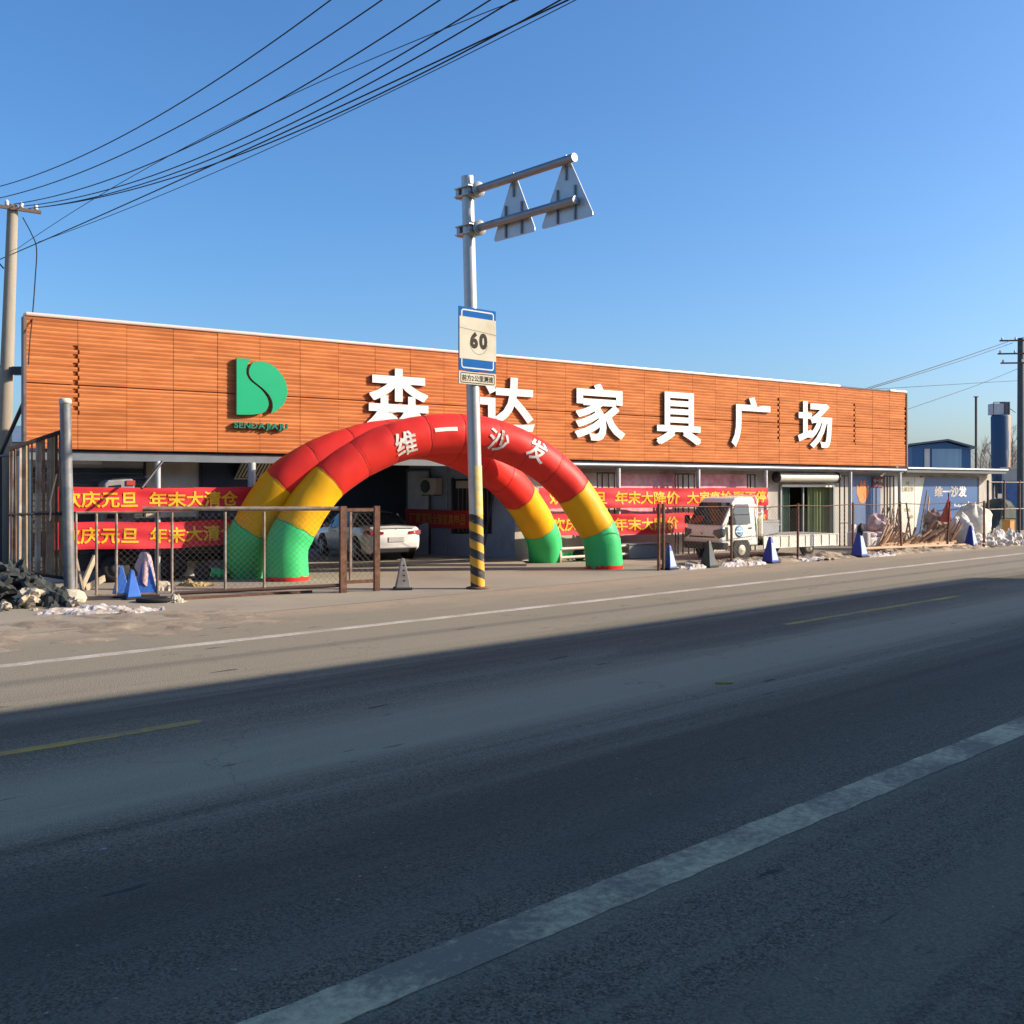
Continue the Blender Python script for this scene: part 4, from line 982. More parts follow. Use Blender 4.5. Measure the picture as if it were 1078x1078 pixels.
for u1_, u0_, ci in ((66, 61.5, 2), (61, 58, 0), (57.5, 52, 2), (52.5, 48, 1), (48, 44.5, 0), (42.5, 36, 3), (34.5, 32.5, 0), (31.5, 28, 2), (26.5, 20, 3), (18.5, 17, 0), (16, 11.5, 1), (11, 9.5, 0)):
    x = fx(u1_); w = fx(u0_) - x
    zt_ = 3.36 - 0.40 * x / FLN + rnd.uniform(-0.03, 0.02); zb = 0.45 + 0.2 * x / FLN
    c = F0 + FD * (x + w / 2) + FNr * rnd.uniform(-0.02, 0.02); tw = rnd.uniform(-0.25, 0.25)
    dd_ = (FD * math.cos(tw) + FNr * math.sin(tw)); nn = Vector((dd_.y, -dd_.x, 0))
    m = MB(); tilt = FD * rnd.uniform(-0.03, 0.03)
    q = [c - dd_ * w / 2 + UP * zb, c + nn * w * 0.3 + UP * zb, c + dd_ * w / 2 + UP * zb]
    vs = q + [p + tilt + UP * (zt_ - zb) for p in q]; vs += [p - nn * 0.008 for p in vs]
    m.add(vs, [(0, 1, 4, 3), (1, 2, 5, 4), (6, 9, 10, 7), (7, 10, 11, 8), (0, 3, 9, 6), (2, 8, 11, 5), (3, 4, 10, 9), (4, 5, 11, 10), (0, 6, 7, 1), (1, 7, 8, 2)])
    obj('strip', m, cols[ci], sf, True)
for z, r in ((3.36, 0.045), (1.72, 0.03), (0.45, 0.035)):
    obj('rail', MB().tube([F0 + UP * z, F1 + UP * (z + (0.2 if z < 1 else -0.40 if z > 3 else 0.0))], r, 6), mat('rail_dark', (0.045, 0.035, 0.032), 0.8), sf, True)
single('tied_rope', MB().tube(catmull([onplane(u, v, F0 + FNr * 0.12, FNr) for u, v in ((60, 499), (56, 515), (53, 529), (53.5, 536), (52.5, 548))]), 0.016, 6), mat('rope_pink', (0.6, 0.42, 0.34), 0.9), 'pale pink rope tied to the rusty fence strips', 'rope', post_b + Vector((-0.3, 0.3, 1.6)))

def wire_net(mb, O, d, up, w, h, pitch, r):
    """diagonal wire netting clipped to a w x h rectangle"""
    n = d.cross(up)
    for sgn_ in (1, -1):
        c = -h
        while c < w:
            # line x = c + y (sgn 1) or x = w - c - y
            y0, y1 = max(0, -c), min(h, w - c)
            if y1 - y0 > 0.03:
                a_ = (c + y0, y0); b_ = (c + y1, y1)
                if sgn_ < 0: a_ = (w - a_[0], a_[1]); b_ = (w - b_[0], b_[1])
                off = n * (r * sgn_)
                mb.tube([O + d * a_[0] + up * a_[1] + off, O + d * b_[0] + up * b_[1] + off], r, 3, False, False)
            c += pitch
    return mb
M_NET = mat('net_wire', (0.20, 0.17, 0.14), 0.6, 0.3, 0.2)
G0 = gnd(80, 633); G1 = gnd(361, 624.5); G2 = gnd(396.5, 622.5)
for q in (G0, G1, G2): q.z = 0
GD = (G1 - G0).normalized()
def gl(u):  # point on the gate line below photo column u
    k = (u - CU) / F; t = (k * G0.y - G0.x) / (GD.x - k * GD.y); return G0 + GD * t
gate = thing('sliding_gate', 'open chain link yard gate of grey pipes standing across the left entrance', 'gate', (G0 + G1) / 2)
GT = 1.74
for u in (80, 101.5, 122.5, 181, 237, 278):
    p = gl(u); obj('upright', MB().tube([p + UP * 0.1, p + UP * (GT - 0.005)], 0.028, 8), M_GREYPIPE, gate, True)
p = gl(165.5); obj('upright', MB().tube([p + UP * 0.08, p + UP * GT], 0.03, 8), mat('dark_pipe', (0.10, 0.085, 0.075), 0.7), gate, True)
obj('top_rail', MB().tube([gl(80) + UP * GT, gl(165) + UP * GT], 0.028, 8), M_GREYPIPE, gate, True)
obj('top_rail', MB().tube([gl(150) + UP * (GT + 0.07), gl(361) + UP * (GT + 0.05)], 0.045, 8), M_GREYPIPE, gate, True)
obj('bottom_rail', MB().tube([gl(80) + UP * 0.10, gl(165) + UP * 0.10], 0.03, 8), M_GREYPIPE, gate, True)
obj('bottom_rail', MB().tube([gl(184) + UP * 0.10, gl(361) + UP * 0.17], 0.04, 8), mat('rail_rust', (0.10, 0.055, 0.04), 0.85), gate, True)
m = MB(); O = gl(122.5) + UP * 0.12; wire_net(m, O, GD, UP, (gl(358) - gl(122.5)).length, GT - 0.14, 0.125, 0.0024); obj('netting', m, M_NET, gate, True)
# narrow rusty end leaf
el = thing('end_leaf', 'narrow rusty framed chain link panel at the gate end beside the sedan', 'gate', (G1 + G2) / 2)
ED = (G2 - G1).normalized(); ew = (G2 - G1).length
for p, r in ((G1, 0.07), (G2, 0.062)):
    obj('upright', MB().box(p + UP * 0.92, ED, ED.cross(UP), UP, r, r * 0.7, 0.92), M_RUST, el, True)
for z in (0.23, 1.76): obj('rail', MB().box((G1 + G2) / 2 + UP * z, ED, ED.cross(UP), UP, ew / 2 - 0.075, 0.03, 0.035), M_RUST, el, True)
obj('upright', MB().box(G1 + ED * 0.17 + UP * 0.995, ED, ED.cross(UP), UP, 0.025, 0.03, 0.72), M_GREYPIPE, el, True)
m = MB(); wire_net(m, G1 + ED * 0.08 + UP * 0.27, ED, UP, ew - 0.16, 1.45, 0.125, 0.0028); obj('netting', m, M_NET, el, True)
single('gate_track', MB().box((gnd(190, 632) + gnd(330, 624)) / 2 + UP * 0.035, (gnd(330, 624) - gnd(190, 632)).normalized(), (gnd(330, 624) - gnd(190, 632)).normalized().cross(UP), UP, 1.35, 0.035, 0.022), M_RUST, 'rusty rail lying on the ground in front of the chain link gate', 'rail', gnd(260, 628))

# ------------------------------------------------------------------ right fence
fp = [(693.5, 601), (698.5, 600.5), (770, 595.5), (840, 590), (898, 585), (949, 581.5), (997, 578.5), (1036, 576)]
rf = thing('roadside_fence', 'rusty post and netting fence along the road in front of the truck', 'fence', gnd(840, 590))
P = []
for k, (u, v) in enumerate(fp):
    p = gnd(u, v); p.z = 0; h = 1.76 + (0.05 if k < 2 else 0); P.append((p, h))
    tl = Vector(((-3 if k == 6 else 1.5 if k == 5 else 0) / F * p.y, 0, 0))
    d = (gnd(997, 578.5) - gnd(698, 600)); d.normalize()
    m = MB(); m.tube([p, p - tl + UP * h], 0.048 if k < 2 else 0.04, 6, True, False); obj('fence_post', m, M_RUST, rf, True)
for k in range(1, len(P) - 1):
    (p, h), (q, h2) = P[k], P[k + 1]; d = (q - p); w = d.length; d.normalize()
    obj('top_wire', MB().tube([p + UP * (h - 0.06), (p + q) / 2 + UP * (h - 0.10), q + UP * (h2 - 0.06)], 0.016, 5), M_RUST, rf, True)
    m = MB(); wire_net(m, p + UP * 0.1 + d * 0.03, d, UP, w - 0.06, h - 0.25, 0.14, 0.0022); obj('netting', m, M_NET, rf, True)
obj('low_rail', MB().tube([P[4][0] + UP * 0.22 + d * 0.05, P[7][0] + UP * 0.12], 0.05, 6), mat('rail_wood', (0.50, 0.33, 0.22), 0.85), rf, True)
# taller frame at the far right
tf_ = thing('pen_fence', 'taller mesh pen of thin dark posts at the right end of the fence', 'fence', gnd(1060, 574))
Q = [gnd(1040, 570), gnd(1057, 569), gnd(1073, 568), gnd(1095, 567)]
for q in Q:
    zt_ = 2.2 + (HV - 505.5) / F * q.y; obj('fence_post', MB().tube([q, q + UP * zt_], 0.05, 6), mat('post_dark', (0.10, 0.06, 0.055), 0.8), tf_, True)
for z in (2.5, 1.35):
    obj('rail', MB().tube([q + UP * z for q in Q], 0.025, 6), M_GREYPIPE, tf_, True)

# ------------------------------------------------------------------ traffic cones
def cone(u, v, hgt, label, body, patch, rz=0.0, group='pyramid traffic cones along the fence', holes=False):
    p = gnd(u, v); p.z = 0.012
    t = thing('traffic_cone', label, 'traffic cone', p, rz, group)
    q0 = hgt / 0.72; w0, w1 = 0.17 * q0, 0.045 * q0; wb = w0 + 0.035
    m = MB(); m.abox(-wb, wb, -wb, wb, 0.0, 0.045); obj('base', m, M_BLACK, t, bevel=0.01)
    vs = []
    for z, w in ((0.045, w0), (hgt - 0.04, w1), (hgt, w1 * 0.75)): vs += [(-w, -w, z), (w, -w, z), (w, w, z), (-w, w, z)]
    fs = [(0, 1, 2, 3)] + [(4 * j + i, 4 * j + (i + 1) % 4, 4 * j + 4 + (i + 1) % 4, 4 * j + 4 + i) for j in range(2) for i in range(4)] + [(8, 9, 10, 11)]
    obj('body', MB().add(vs, fs), body, t, bevel=0.012)
    if patch:
        for i in (0,):                                          # pale sheet puts the sunlit look of this face into colour
            def q(a_, f):
                w = w0 + (w1 - w0) * f + 0.003; z = 0.045 + (hgt - 0.085) * f
                return (a_ * w * 0.84, -w, z)
            obj('sunlit_face_sheet', MB().prism([q(-1, 0.08), q(1, 0.08), q(1, 0.80), q(-1, 0.80)], (0, -0.003, 0)), patch, t)
    if holes:
        for k in range(4):
            z = 0.2 + k * 0.11; w = w0 + (w1 - w0) * ((z - 0.045) / (hgt - 0.085)); obj('hole', MB().lathe((0.02, -w - 0.001, z), [(0.02, 0), (0.02, 0.004)], 10, (0, -1, 0)), M_BLACK, t)
    return t
M_CB = mat('cone_blue', (0.015, 0.05, 0.33), 0.45, 0, 0.12, 3)
M_CP = mat('cone_sunlit_blue', (0.30, 0.42, 0.70), 0.5, 0, 0.12, 6)
M_CBL = mat('cone_bright_blue', (0.02, 0.13, 0.52), 0.45, 0, 0.15, 3)
M_CGR = mat('cone_grey', (0.24, 0.22, 0.20), 0.7, 0, 0.2, 4)
M_CD = mat('cone_dark', (0.035, 0.05, 0.055), 0.6, 0, 0.2)
cr = R(42)
cone(424, 621, 0.68, 'grey pyramid cone with dark holes beside the white sedan entrance', M_CGR, None, R(12), holes=True)
cone(704.5, 600, 0.66, 'blue pyramid cone right beside the double rusty fence post', M_CB, M_CP, cr)
cone(746, 597.5, 0.74, 'dark green grey pyramid cone in front of the truck bumper', M_CD, None, cr)
cone(811, 593, 0.78, 'blue pyramid cone in front of the open truck bed', M_CB, M_CP, cr)
cone(904.5, 586.5, 0.86, 'blue pyramid cone with a black bag stuck on its tip', M_CB, M_CP, cr)
cone(1022, 577, 0.84, 'blue pyramid cone beside the white rubble heap', M_CB, M_CP, cr)
pc = gnd(905, 586.5); single('black_bag', MB().blob((pc.x + 0.03, pc.y, 0.88), (0.11, 0.11, 0.22), 4, 0.5), M_BLACK, 'crumpled black bag stuck on a blue cone tip', 'bag', (pc.x, pc.y, 0.75))
cone(127.5, 629, 0.62, 'blue pyramid cone behind the third gate upright', M_CBL, None, R(35), 'blue cones stored behind the left gate')
cone(139, 631, 0.58, 'shorter blue pyramid cone just right of another behind the gate', M_CBL, None, R(40), 'blue cones stored behind the left gate')
cone(153, 628, 0.86, 'blue pyramid cone with a pink cloth draped over its tip', M_CBL, None, R(30), 'blue cones stored behind the left gate')
pc = gnd(153, 628)
def drape():
    vs = []; fs = []; n, k = 22, 7
    for j in range(k + 1):
        f = j / k
        for i in range(n):
            an = 2 * math.pi * i / n; r = 0.05 + 0.13 * f * (1 + 0.3 * math.sin(an * 5 + j * 0.3)); z = 0.90 - (0.10 * f + 0.26 * f * f) * (1 + 0.85 * math.sin(an + 2.4)) + 0.02 * math.sin(an * 7)
            vs.append((pc.x + r * math.cos(an), pc.y + r * math.sin(an), z))
    for j in range(k):
        for i in range(n): fs.append((j * n + i, j * n + (i + 1) % n, (j + 1) * n + (i + 1) % n, (j + 1) * n + i))
    fs.append(tuple(range(n))); return MB().add(vs, fs, True)
single('draped_cloth', drape(), mat('cloth_pink', (0.60, 0.42, 0.42), 0.9, 0, 0.15), 'faded pink cloth draped over a blue cone behind the gate', 'cloth', (pc.x, pc.y, 0.5))
c = gnd(165, 634); m = MB()
m.tube([c + Vector((0.36 * math.cos(k * math.pi / 8), 0.24 * math.sin(k * math.pi / 8), 0.05)) for k in range(17)], 0.045, 8); m.tube([c + Vector((-0.34, 0, 0.06)), c + Vector((0.34, 0.05, 0.06))], 0.03, 6)
single('rubber_ring', m, M_BLACK, 'black rubber ring lying on the ground under the draped blue cone', 'ring', c)

# ------------------------------------------------------------------ white sedan
def sedan():
    rearL = gnd(384, 590.5, 0.075); ax = Vector((-0.53, 0.85, 0)).normalized()          # rear -> front
    rz = math.atan2(ax.y, ax.x)
    side = Vector((ax.y, -ax.x, 0))                                                      # car's right
    origin = rearL + side * 0.76 + ax * 1.72; origin.z = 0.077
    t = thing('white_sedan', 'white sedan parked tail out at the recessed entrance under the arch', 'car', origin, rz)
    Wp = mat('car_white', (0.74, 0.74, 0.73), 0.25, 0, 0.02, spec=0.5, coat=0.6)
    # sections: x, half width low/belt, z bottom, z shoulder, z belt, (roof half width, roof z)
    sec = [(-2.28, 0.66, 0.42, 0.62, 0.80, 0.55, 0.86), (-2.20, 0.80, 0.28, 0.66, 0.93, 0.66, 0.99), (-1.95, 0.875, 0.22, 0.68, 0.98, 0.70, 1.03), (-1.62, 0.895, 0.20, 0.68, 0.985, 0.70, 1.05),
           (-0.95, 0.90, 0.20, 0.67, 0.97, 0.60, 1.38), (-0.40, 0.90, 0.20, 0.66, 0.96, 0.60, 1.45), (0.15, 0.90, 0.20, 0.65, 0.95, 0.60, 1.455), (0.60, 0.90, 0.20, 0.64, 0.94, 0.59, 1.40), (1.28, 0.89, 0.20, 0.62, 0.92, 0.68, 0.98),
           (1.75, 0.88, 0.20, 0.60, 0.84, 0.66, 0.89), (2.15, 0.83, 0.22, 0.56, 0.74, 0.6, 0.78), (2.34, 0.70, 0.28, 0.50, 0.60, 0.5, 0.64)]
    rings = []
    for (x, w, zb, zs_, zbelt, wr, zr) in sec:
        half = [(0, zb), (w * 0.86, zb), (w * 0.98, zb + 0.12), (w, zs_ - 0.1), (w * 1.005, zs_), (w * 0.965, zbelt), (wr + (0.06 if zr > 1.2 else 0.05), zbelt + (zr - zbelt) * 0.9), (wr - 0.04, zr - 0.005), (wr * 0.5, zr + 0.02), (0, zr + 0.025)]
        ring = [Vector((x, y, z)) for (y, z) in half] + [Vector((x, -y, z)) for (y, z) in half[-2:0:-1]]
        rings.append(ring)
    n = len(rings[0]); vs = [p for r in rings for p in r]; body = []; sideg = []; rearg = []; frontg = []
    for i in range(len(rings) - 1):
        for k in range(n):
            f = (i * n + k, i * n + (k + 1) % n, (i + 1) * n + (k + 1) % n, (i + 1) * n + k)
            kk = k if k < 9 else n - 1 - k
            if kk == 5 and 3 <= i <= 7: sideg.append(f)
            elif kk in (6, 7, 8) and i == 3: rearg.append(f)
            elif kk in (6, 7, 8) and i == 7: frontg.append(f)
            else: body.append(f)
    body.append(tuple(range(n - 1, -1, -1))); body.append(tuple(range((len(rings) - 1) * n, len(rings) * n)))
    bo = obj('body', MB().add(vs, body, True), Wp, t)
    sl_ = [f for f in sideg if vs[f[0]].y > 0]; sr_ = [f for f in sideg if vs[f[0]].y < 0]
    for fl, nm in ((sl_, 'side_glass'), (sr_, 'side_glass'), (rearg, 'rear_glass'), (frontg, 'windscreen')):
        obj(nm, MB().add(vs, fl, True), mat('car_glass', (0.025, 0.04, 0.05), 0.05, 0, 0, spec=0.7), t)
    # pillars over the side glass
    for sy in (-1, 1):
        for x in (-0.98, -0.06, 0.9):
            zt_ = 1.36 if x < 0.5 else 1.22
            obj('pillar', MB().tube([(x - 0.02, sy * 0.885, 0.96), (x + (0.08 if x < 0 else -0.2), sy * 0.675, zt_)], 0.035 if x < -0.5 else 0.022, 6), Wp if x < -0.5 else M_BLACK, t)
    Wt = mat('alloy_rim', (0.35, 0.35, 0.36), 0.35, 0.8)
    for (x, sy) in ((-1.33, 1), (-1.33, -1), (1.33, 1), (1.33, -1)):
        a_ = Vector((0, sy, 0)); c_ = Vector((x, sy * 0.72, 0.315))
        wh = obj('wheel', MB().lathe(c_, [(0.20, 0.0), (0.315, 0.02), (0.32, 0.10), (0.315, 0.185), (0.22, 0.195)], 28, a_), M_BLACK, t)
        m = MB(); m.lathe(c_ + a_ * 0.196, [(0.22, 0.0), (0.20, 0.006), (0.06, 0.002)], 28, a_)
        obj('rim', m, mat('rim_dark', (0.06, 0.06, 0.065), 0.5, 0.4), wh)
        m = MB()
        for k in range(5):
            an = 2 * math.pi * k / 5; d_ = Vector((math.cos(an), 0, math.sin(an))); m.box(c_ + a_ * 0.207 + d_ * 0.11, d_, a_, d_.cross(a_), 0.10, 0.006, 0.026)
        obj('spoke', m, Wt, wh)
        obj('wheel_arch', MB().lathe(Vector((x, sy * 0.885, 0.335)), [(0.40, 0.0), (0.40, 0.018), (0.36, 0.021)], 28, a_), M_BLACK, t)
    # rear: lamps, plate, bumper insert, badge, handle line
    M_TL = mat('tail_lamp', (0.28, 0.012, 0.02), 0.2, spec=0.6)
    for sy in (-1, 1):
        q = [(-2.235, sy * 0.40, 0.80), (-2.23, sy * 0.40, 0.87), (-2.16, sy * 0.80, 0.91), (-1.93, sy * 0.895, 0.90), (-1.95, sy * 0.905, 0.82), (-2.19, sy * 0.79, 0.78)]
        cc = sum((Vector(p) for p in q), Vector()) / 6
        m = MB(); qq = [Vector(p) + Vector((-0.075, sy * 0.02, 0)) for p in q]
        m.add(qq + [Vector((p[0] + 0.08, p[1] - sy * 0.06, p[2])) for p in q], [(0, 1, 2, 5), (2, 3, 4, 5)] + [(i, (i + 1) % 6, 6 + (i + 1) % 6, 6 + i) for i in range(6)])
        obj('tail_lamp', m, M_TL, t)
    obj('lower_bumper', MB().add([(-2.29, -0.62, 0.27), (-2.29, 0.62, 0.27), (-2.30, 0.66, 0.37), (-2.30, -0.66, 0.37), (-2.12, -0.70, 0.23), (-2.12, 0.70, 0.23), (-2.10, 0.72, 0.37), (-2.10, -0.72, 0.37)], [(0, 1, 2, 3), (4, 7, 6, 5), (0, 4, 5, 1), (3, 2, 6, 7), (0, 3, 7, 4), (1, 5, 6, 2)]), M_BLACK, t)
    obj('chrome_strip', MB().box((-2.305, 0, 0.388), (1, 0, 0), (0, 1, 0), UP, 0.012, 0.66, 0.014), mat('chrome', (0.7, 0.7, 0.7), 0.12, 1.0), t)
    obj('plate_recess', MB().box((-2.29, 0, 0.64), (1, 0, 0), (0, 1, 0), UP, 0.012, 0.25, 0.07), mat('plate_recess_grey', (0.45, 0.45, 0.45), 0.5), t)
    obj('boot_lip', MB().box((-2.235, 0, 0.995), Vector((1, 0, 0.2)).normalized(), (0, 1, 0), Vector((-0.2, 0, 1)).normalized(), 0.05, 0.62, 0.012), Wp, t)
    obj('badge', MB().lathe((-2.243, 0, 0.90), [(0.045, 0), (0.045, 0.012)], 14, (-1, 0, 0.1)), mat('chrome', (0.7, 0.7, 0.7)), t)
    obj('aerial_fin', MB().prism([(-0.85, -0.02, 1.40), (-0.70, -0.02, 1.44), (-0.84, -0.02, 1.49)], (0, 0.04, 0)), M_BLACK, t)
    for sy in (-1, 1):
        for x in (-0.55, 0.4): obj('door_handle', MB().box((x, sy * 0.905, 0.82), (1, 0, 0), (0, 1, 0), UP, 0.09, 0.012, 0.014), Wp, t)
        obj('mirror', MB().blob((0.72, sy * 1.0, 0.99), (0.09, 0.11, 0.075), 2, 0.1), Wp, t)
sedan()

# ------------------------------------------------------------------ white flatbed mini truck
def truck():
    wl0 = gnd(778, 588.8, 0.0); ax = -BD; side = Vector((ax.y, -ax.x, 0))                # ax: forward; side: right of truck
    left = -side
    origin = wl0 + side * 0.70; origin.z = 0.01
    rz = math.atan2(ax.y, ax.x)
    t = thing('mini_truck', 'small white flatbed truck with its bed sides let down behind the fence', 'truck', origin, rz)
    Wp = mat('truck_white', (0.84, 0.80, 0.68), 0.35, 0, 0.05, 2, dirt=(0.70, 0.63, 0.50), dirt_amt=0.25, coat=0.2)
    # local: x forward (0 = front axle), y left, z up
    hw = 0.80
    def yw(z): return hw if z < 1.05 else hw - (z - 1.05) * 0.13
    prof = [(0.86, 0.42), (0.92, 0.62), (0.90, 0.86), (0.84, 1.02), (0.30, 1.78), (0.16, 1.90), (-0.10, 1.95), (-0.62, 1.94), (-0.72, 1.86), (-0.76, 1.0), (-0.76, 0.42)]
    vs = []; n = len(prof)
    for sy in (1, -1): vs += [(x, sy * yw(z) * (0.96 if x > 0.82 else 1), z) for x, z in prof]
    fs = [tuple(range(n)), tuple(range(2 * n - 1, n - 1, -1))] + [(i, i + n, (i + 1) % n + n, (i + 1) % n) for i in range(n)]
    obj('cab', MB().add(vs, fs), Wp, t, bevel=0.05)
    # windscreen
    def wsp(y, f): x = 0.84 + (0.30 - 0.84) * f; z = 1.02 + (1.78 - 1.02) * f; return Vector((x + 0.010, y * yw(z) * 0.93, z + 0.008))
    nrm = Vector((0.76, 0, 0.54)).normalized()
    obj('windscreen', MB().prism([wsp(-1, 0.06), wsp(1, 0.06), wsp(0.97, 0.97), wsp(-0.97, 0.97)], nrm * 0.012), mat('truck_glass', (0.035, 0.04, 0.045), 0.06, spec=0.6), t, bevel=0.004)
    for y in (-0.35, 0.30):
        obj('wiper', MB().tube([wsp(y - 0.15, 0.05) + nrm * 0.02, wsp(y + 0.2, 0.18) + nrm * 0.025], 0.010, 5), M_BLACK, t)
    obj('dash_poster', MB().prism([wsp(-0.75, 0.12) + nrm * 0.014, wsp(-0.2, 0.12) + nrm * 0.014, wsp(-0.2, 0.42) + nrm * 0.014, wsp(-0.75, 0.42) + nrm * 0.014], nrm * 0.003), mat('dash_red', (0.30, 0.05, 0.03), 0.3), t)
    # side windows, doors
    for sy in (1, -1):
        def sw(x, z): return Vector((x, sy * (yw(z) + 0.006), z))
        obj('side_window', MB().prism([sw(0.55, 1.10), sw(-0.42, 1.10), sw(-0.40, 1.72), sw(0.18, 1.72)], (0, sy * 0.006, 0)), mat('truck_glass', (0.035, 0.04, 0.045)), t)
        dr = obj('door', MB().prism([sw(0.60, 0.60), sw(-0.50, 0.60), sw(-0.50, 1.06), sw(0.62, 1.06)], (0, sy * 0.008, 0)), Wp, t, bevel=0.004)
        obj('handle', MB().box((-0.38, sy * (hw + 0.022), 0.97), (1, 0, 0), (0, 1, 0), UP, 0.07, 0.012, 0.018), M_BLACK, dr)
        if sy == 1:
            em = obj('round_emblem', MB().lathe((0.12, hw + 0.0145, 0.87), [(0.19, 0), (0.19, 0.003)], 28, (0, 1, 0)), mat('emblem_blue', (0.10, 0.30, 0.62), 0.5), dr)
            vs = []; fs = []; nn = 28
            for k in range(nn):
                an = 2 * math.pi * k / nn
                for r_ in (0.105, 0.125): vs.append((0.12 - r_ * math.cos(an), hw + 0.0205, 0.87 + r_ * math.sin(an)))
            for k in range(nn): fs.append((2 * k, 2 * ((k + 1) % nn), 2 * ((k + 1) % nn) + 1, 2 * k + 1))
            obj('emblem_ring', MB().add(vs, fs), M_WHITE, em)
            obj('emblem_bar', MB().box((0.12, hw + 0.0195, 0.87), (1, 0, 0), (0, 1, 0), UP, 0.16, 0.002, 0.022), M_WHITE, em)
        obj('mirror', MB().box((0.62, sy * (hw + 0.16), 1.22), (1, 0, 0), (0, 1, 0), UP, 0.05, 0.08, 0.14), M_BLACK, t, bevel=0.02)
        obj('mirror_arm', MB().tube([(0.60, sy * (hw - 0.02), 1.12), (0.62, sy * (hw + 0.14), 1.14)], 0.015, 6), M_BLACK, t)
        # angular headlight wrapped round the corner
        q = [(0.905, sy * 0.48, 0.80), (0.895, sy * 0.50, 0.92), (0.84, sy * 0.775, 0.97), (0.70, sy * 0.812, 0.95), (0.76, sy * 0.812, 0.72), (0.90, sy * 0.72, 0.66)]
        m = MB(); qq = [Vector(p) + Vector((0.05, sy * 0.02, 0)) for p in q]
        m.add(qq + [Vector((p[0] - 0.05, p[1] - sy * 0.03, p[2])) for p in q], [(0, 1, 2, 5), (2, 3, 4, 5)] + [(i, (i + 1) % 6, 6 + (i + 1) % 6, 6 + i) for i in range(6)])
        obj('headlight', m, mat('lamp_lens', (0.09, 0.095, 0.10), 0.35, 0.1, spec=0.5), t)
    obj('grille_slot', MB().box((0.915, 0, 0.70), (1, 0, 0), (0, 1, 0), UP, 0.014, 0.55, 0.022), M_BLACK, t)
    obj('badge', MB().lathe((0.915, 0, 0.83), [(0.05, 0), (0.05, 0.012)], 14, (1, 0, 0)), mat('chrome', (0.7, 0.7, 0.7), 0.12, 1.0), t)
    obj('bumper', MB().add([(0.98, -0.74, 0.32), (0.98, 0.74, 0.32), (0.99, 0.76, 0.54), (0.99, -0.76, 0.54), (0.60, -0.82, 0.32), (0.60, 0.82, 0.32), (0.60, 0.83, 0.54), (0.60, -0.83, 0.54)], [(0, 1, 2, 3), (4, 7, 6, 5), (0, 4, 5, 1), (3, 2, 6, 7), (0, 3, 7, 4), (1, 5, 6, 2)]), mat('bumper_dark', (0.035, 0.035, 0.04), 0.6), t, bevel=0.03)
    for (x, sy) in ((0, 1), (0, -1), (-3.2, 1), (-3.2, -1)):
        a_ = Vector((0, sy, 0)); c_ = Vector((x, sy * 0.62, 0.285))
        wh = obj('wheel', MB().lathe(c_, [(0.16, 0.0), (0.28, 0.02), (0.285, 0.1), (0.28, 0.18), (0.17, 0.195)], 24, a_), M_BLACK, t)
        m = MB(); m.lathe(c_ + a_ * 0.196, [(0.17, 0.0), (0.15, 0.012), (0.09, 0.006), (0.05, 0.03)], 20, a_); obj('rim', m, mat('rim_cream', (0.52, 0.46, 0.34), 0.5, 0.2), wh)
        if x == 0: obj('wheel_arch', MB().lathe(Vector((x, sy * 0.79, 0.31)), [(0.40, 0.0), (0.40, 0.018), (0.35, 0.02)], 28, a_), M_BLACK, t)
    bx0, bx1 = -0.95, -4.65
    obj('chassis', MB().box((-2.1, 0, 0.44), (1, 0, 0), (0, 1, 0), UP, 2.3, 0.35, 0.07), M_BLACK, t)
    obj('bed_floor', MB().box(((bx0 + bx1) / 2, 0, 0.66), (1, 0, 0), (0, 1, 0), UP, (bx0 - bx1) / 2, 0.82, 0.04), mat('bed_grey', (0.30, 0.28, 0.26), 0.7), t)
    for sy in (1, -1):                                           # sides let down
        m = MB(); zt_, zb = 0.70, 0.30; y = sy * 0.845
        m.box(((bx0 + bx1) / 2, y, (zt_ + zb) / 2), (1, 0, 0), (0, 1, 0), UP, (bx0 - bx1) / 2, 0.012, (zt_ - zb) / 2)
        k = 9
        for i in range(k + 1): m.box((bx0 + (bx1 - bx0) * i / k * 0.985 - 0.02, y + sy * 0.024, (zt_ + zb) / 2), (1, 0, 0), (0, 1, 0), UP, 0.026, 0.012, (zt_ - zb) / 2 - 0.03)
        m.box(((bx0 + bx1) / 2, y + sy * 0.022, zt_ - 0.012), (1, 0, 0), (0, 1, 0), UP, (bx0 - bx1) / 2, 0.010, 0.012); m.box(((bx0 + bx1) / 2, y + sy * 0.022, zb + 0.012), (1, 0, 0), (0, 1, 0), UP, (bx0 - bx1) / 2, 0.010, 0.012)
        obj('drop_side', m, Wp, t)
    obj('headboard', MB().box((bx0, 0, 1.0), (1, 0, 0), (0, 1, 0), UP, 0.025, 0.8, 0.30), Wp, t)
    m = MB(); pts = [(-0.86, -0.66, 0.7), (-0.86, -0.66, 1.85), (-0.86, -0.56, 1.98), (-0.86, 0.56, 1.98), (-0.86, 0.66, 1.85), (-0.86, 0.66, 0.7)]
    m.tube(pts, 0.03, 8); m.tube([(-0.86, -0.66, 1.45), (-0.86, 0.66, 1.45)], 0.02, 6); obj('guard_hoop', m, Wp, t)
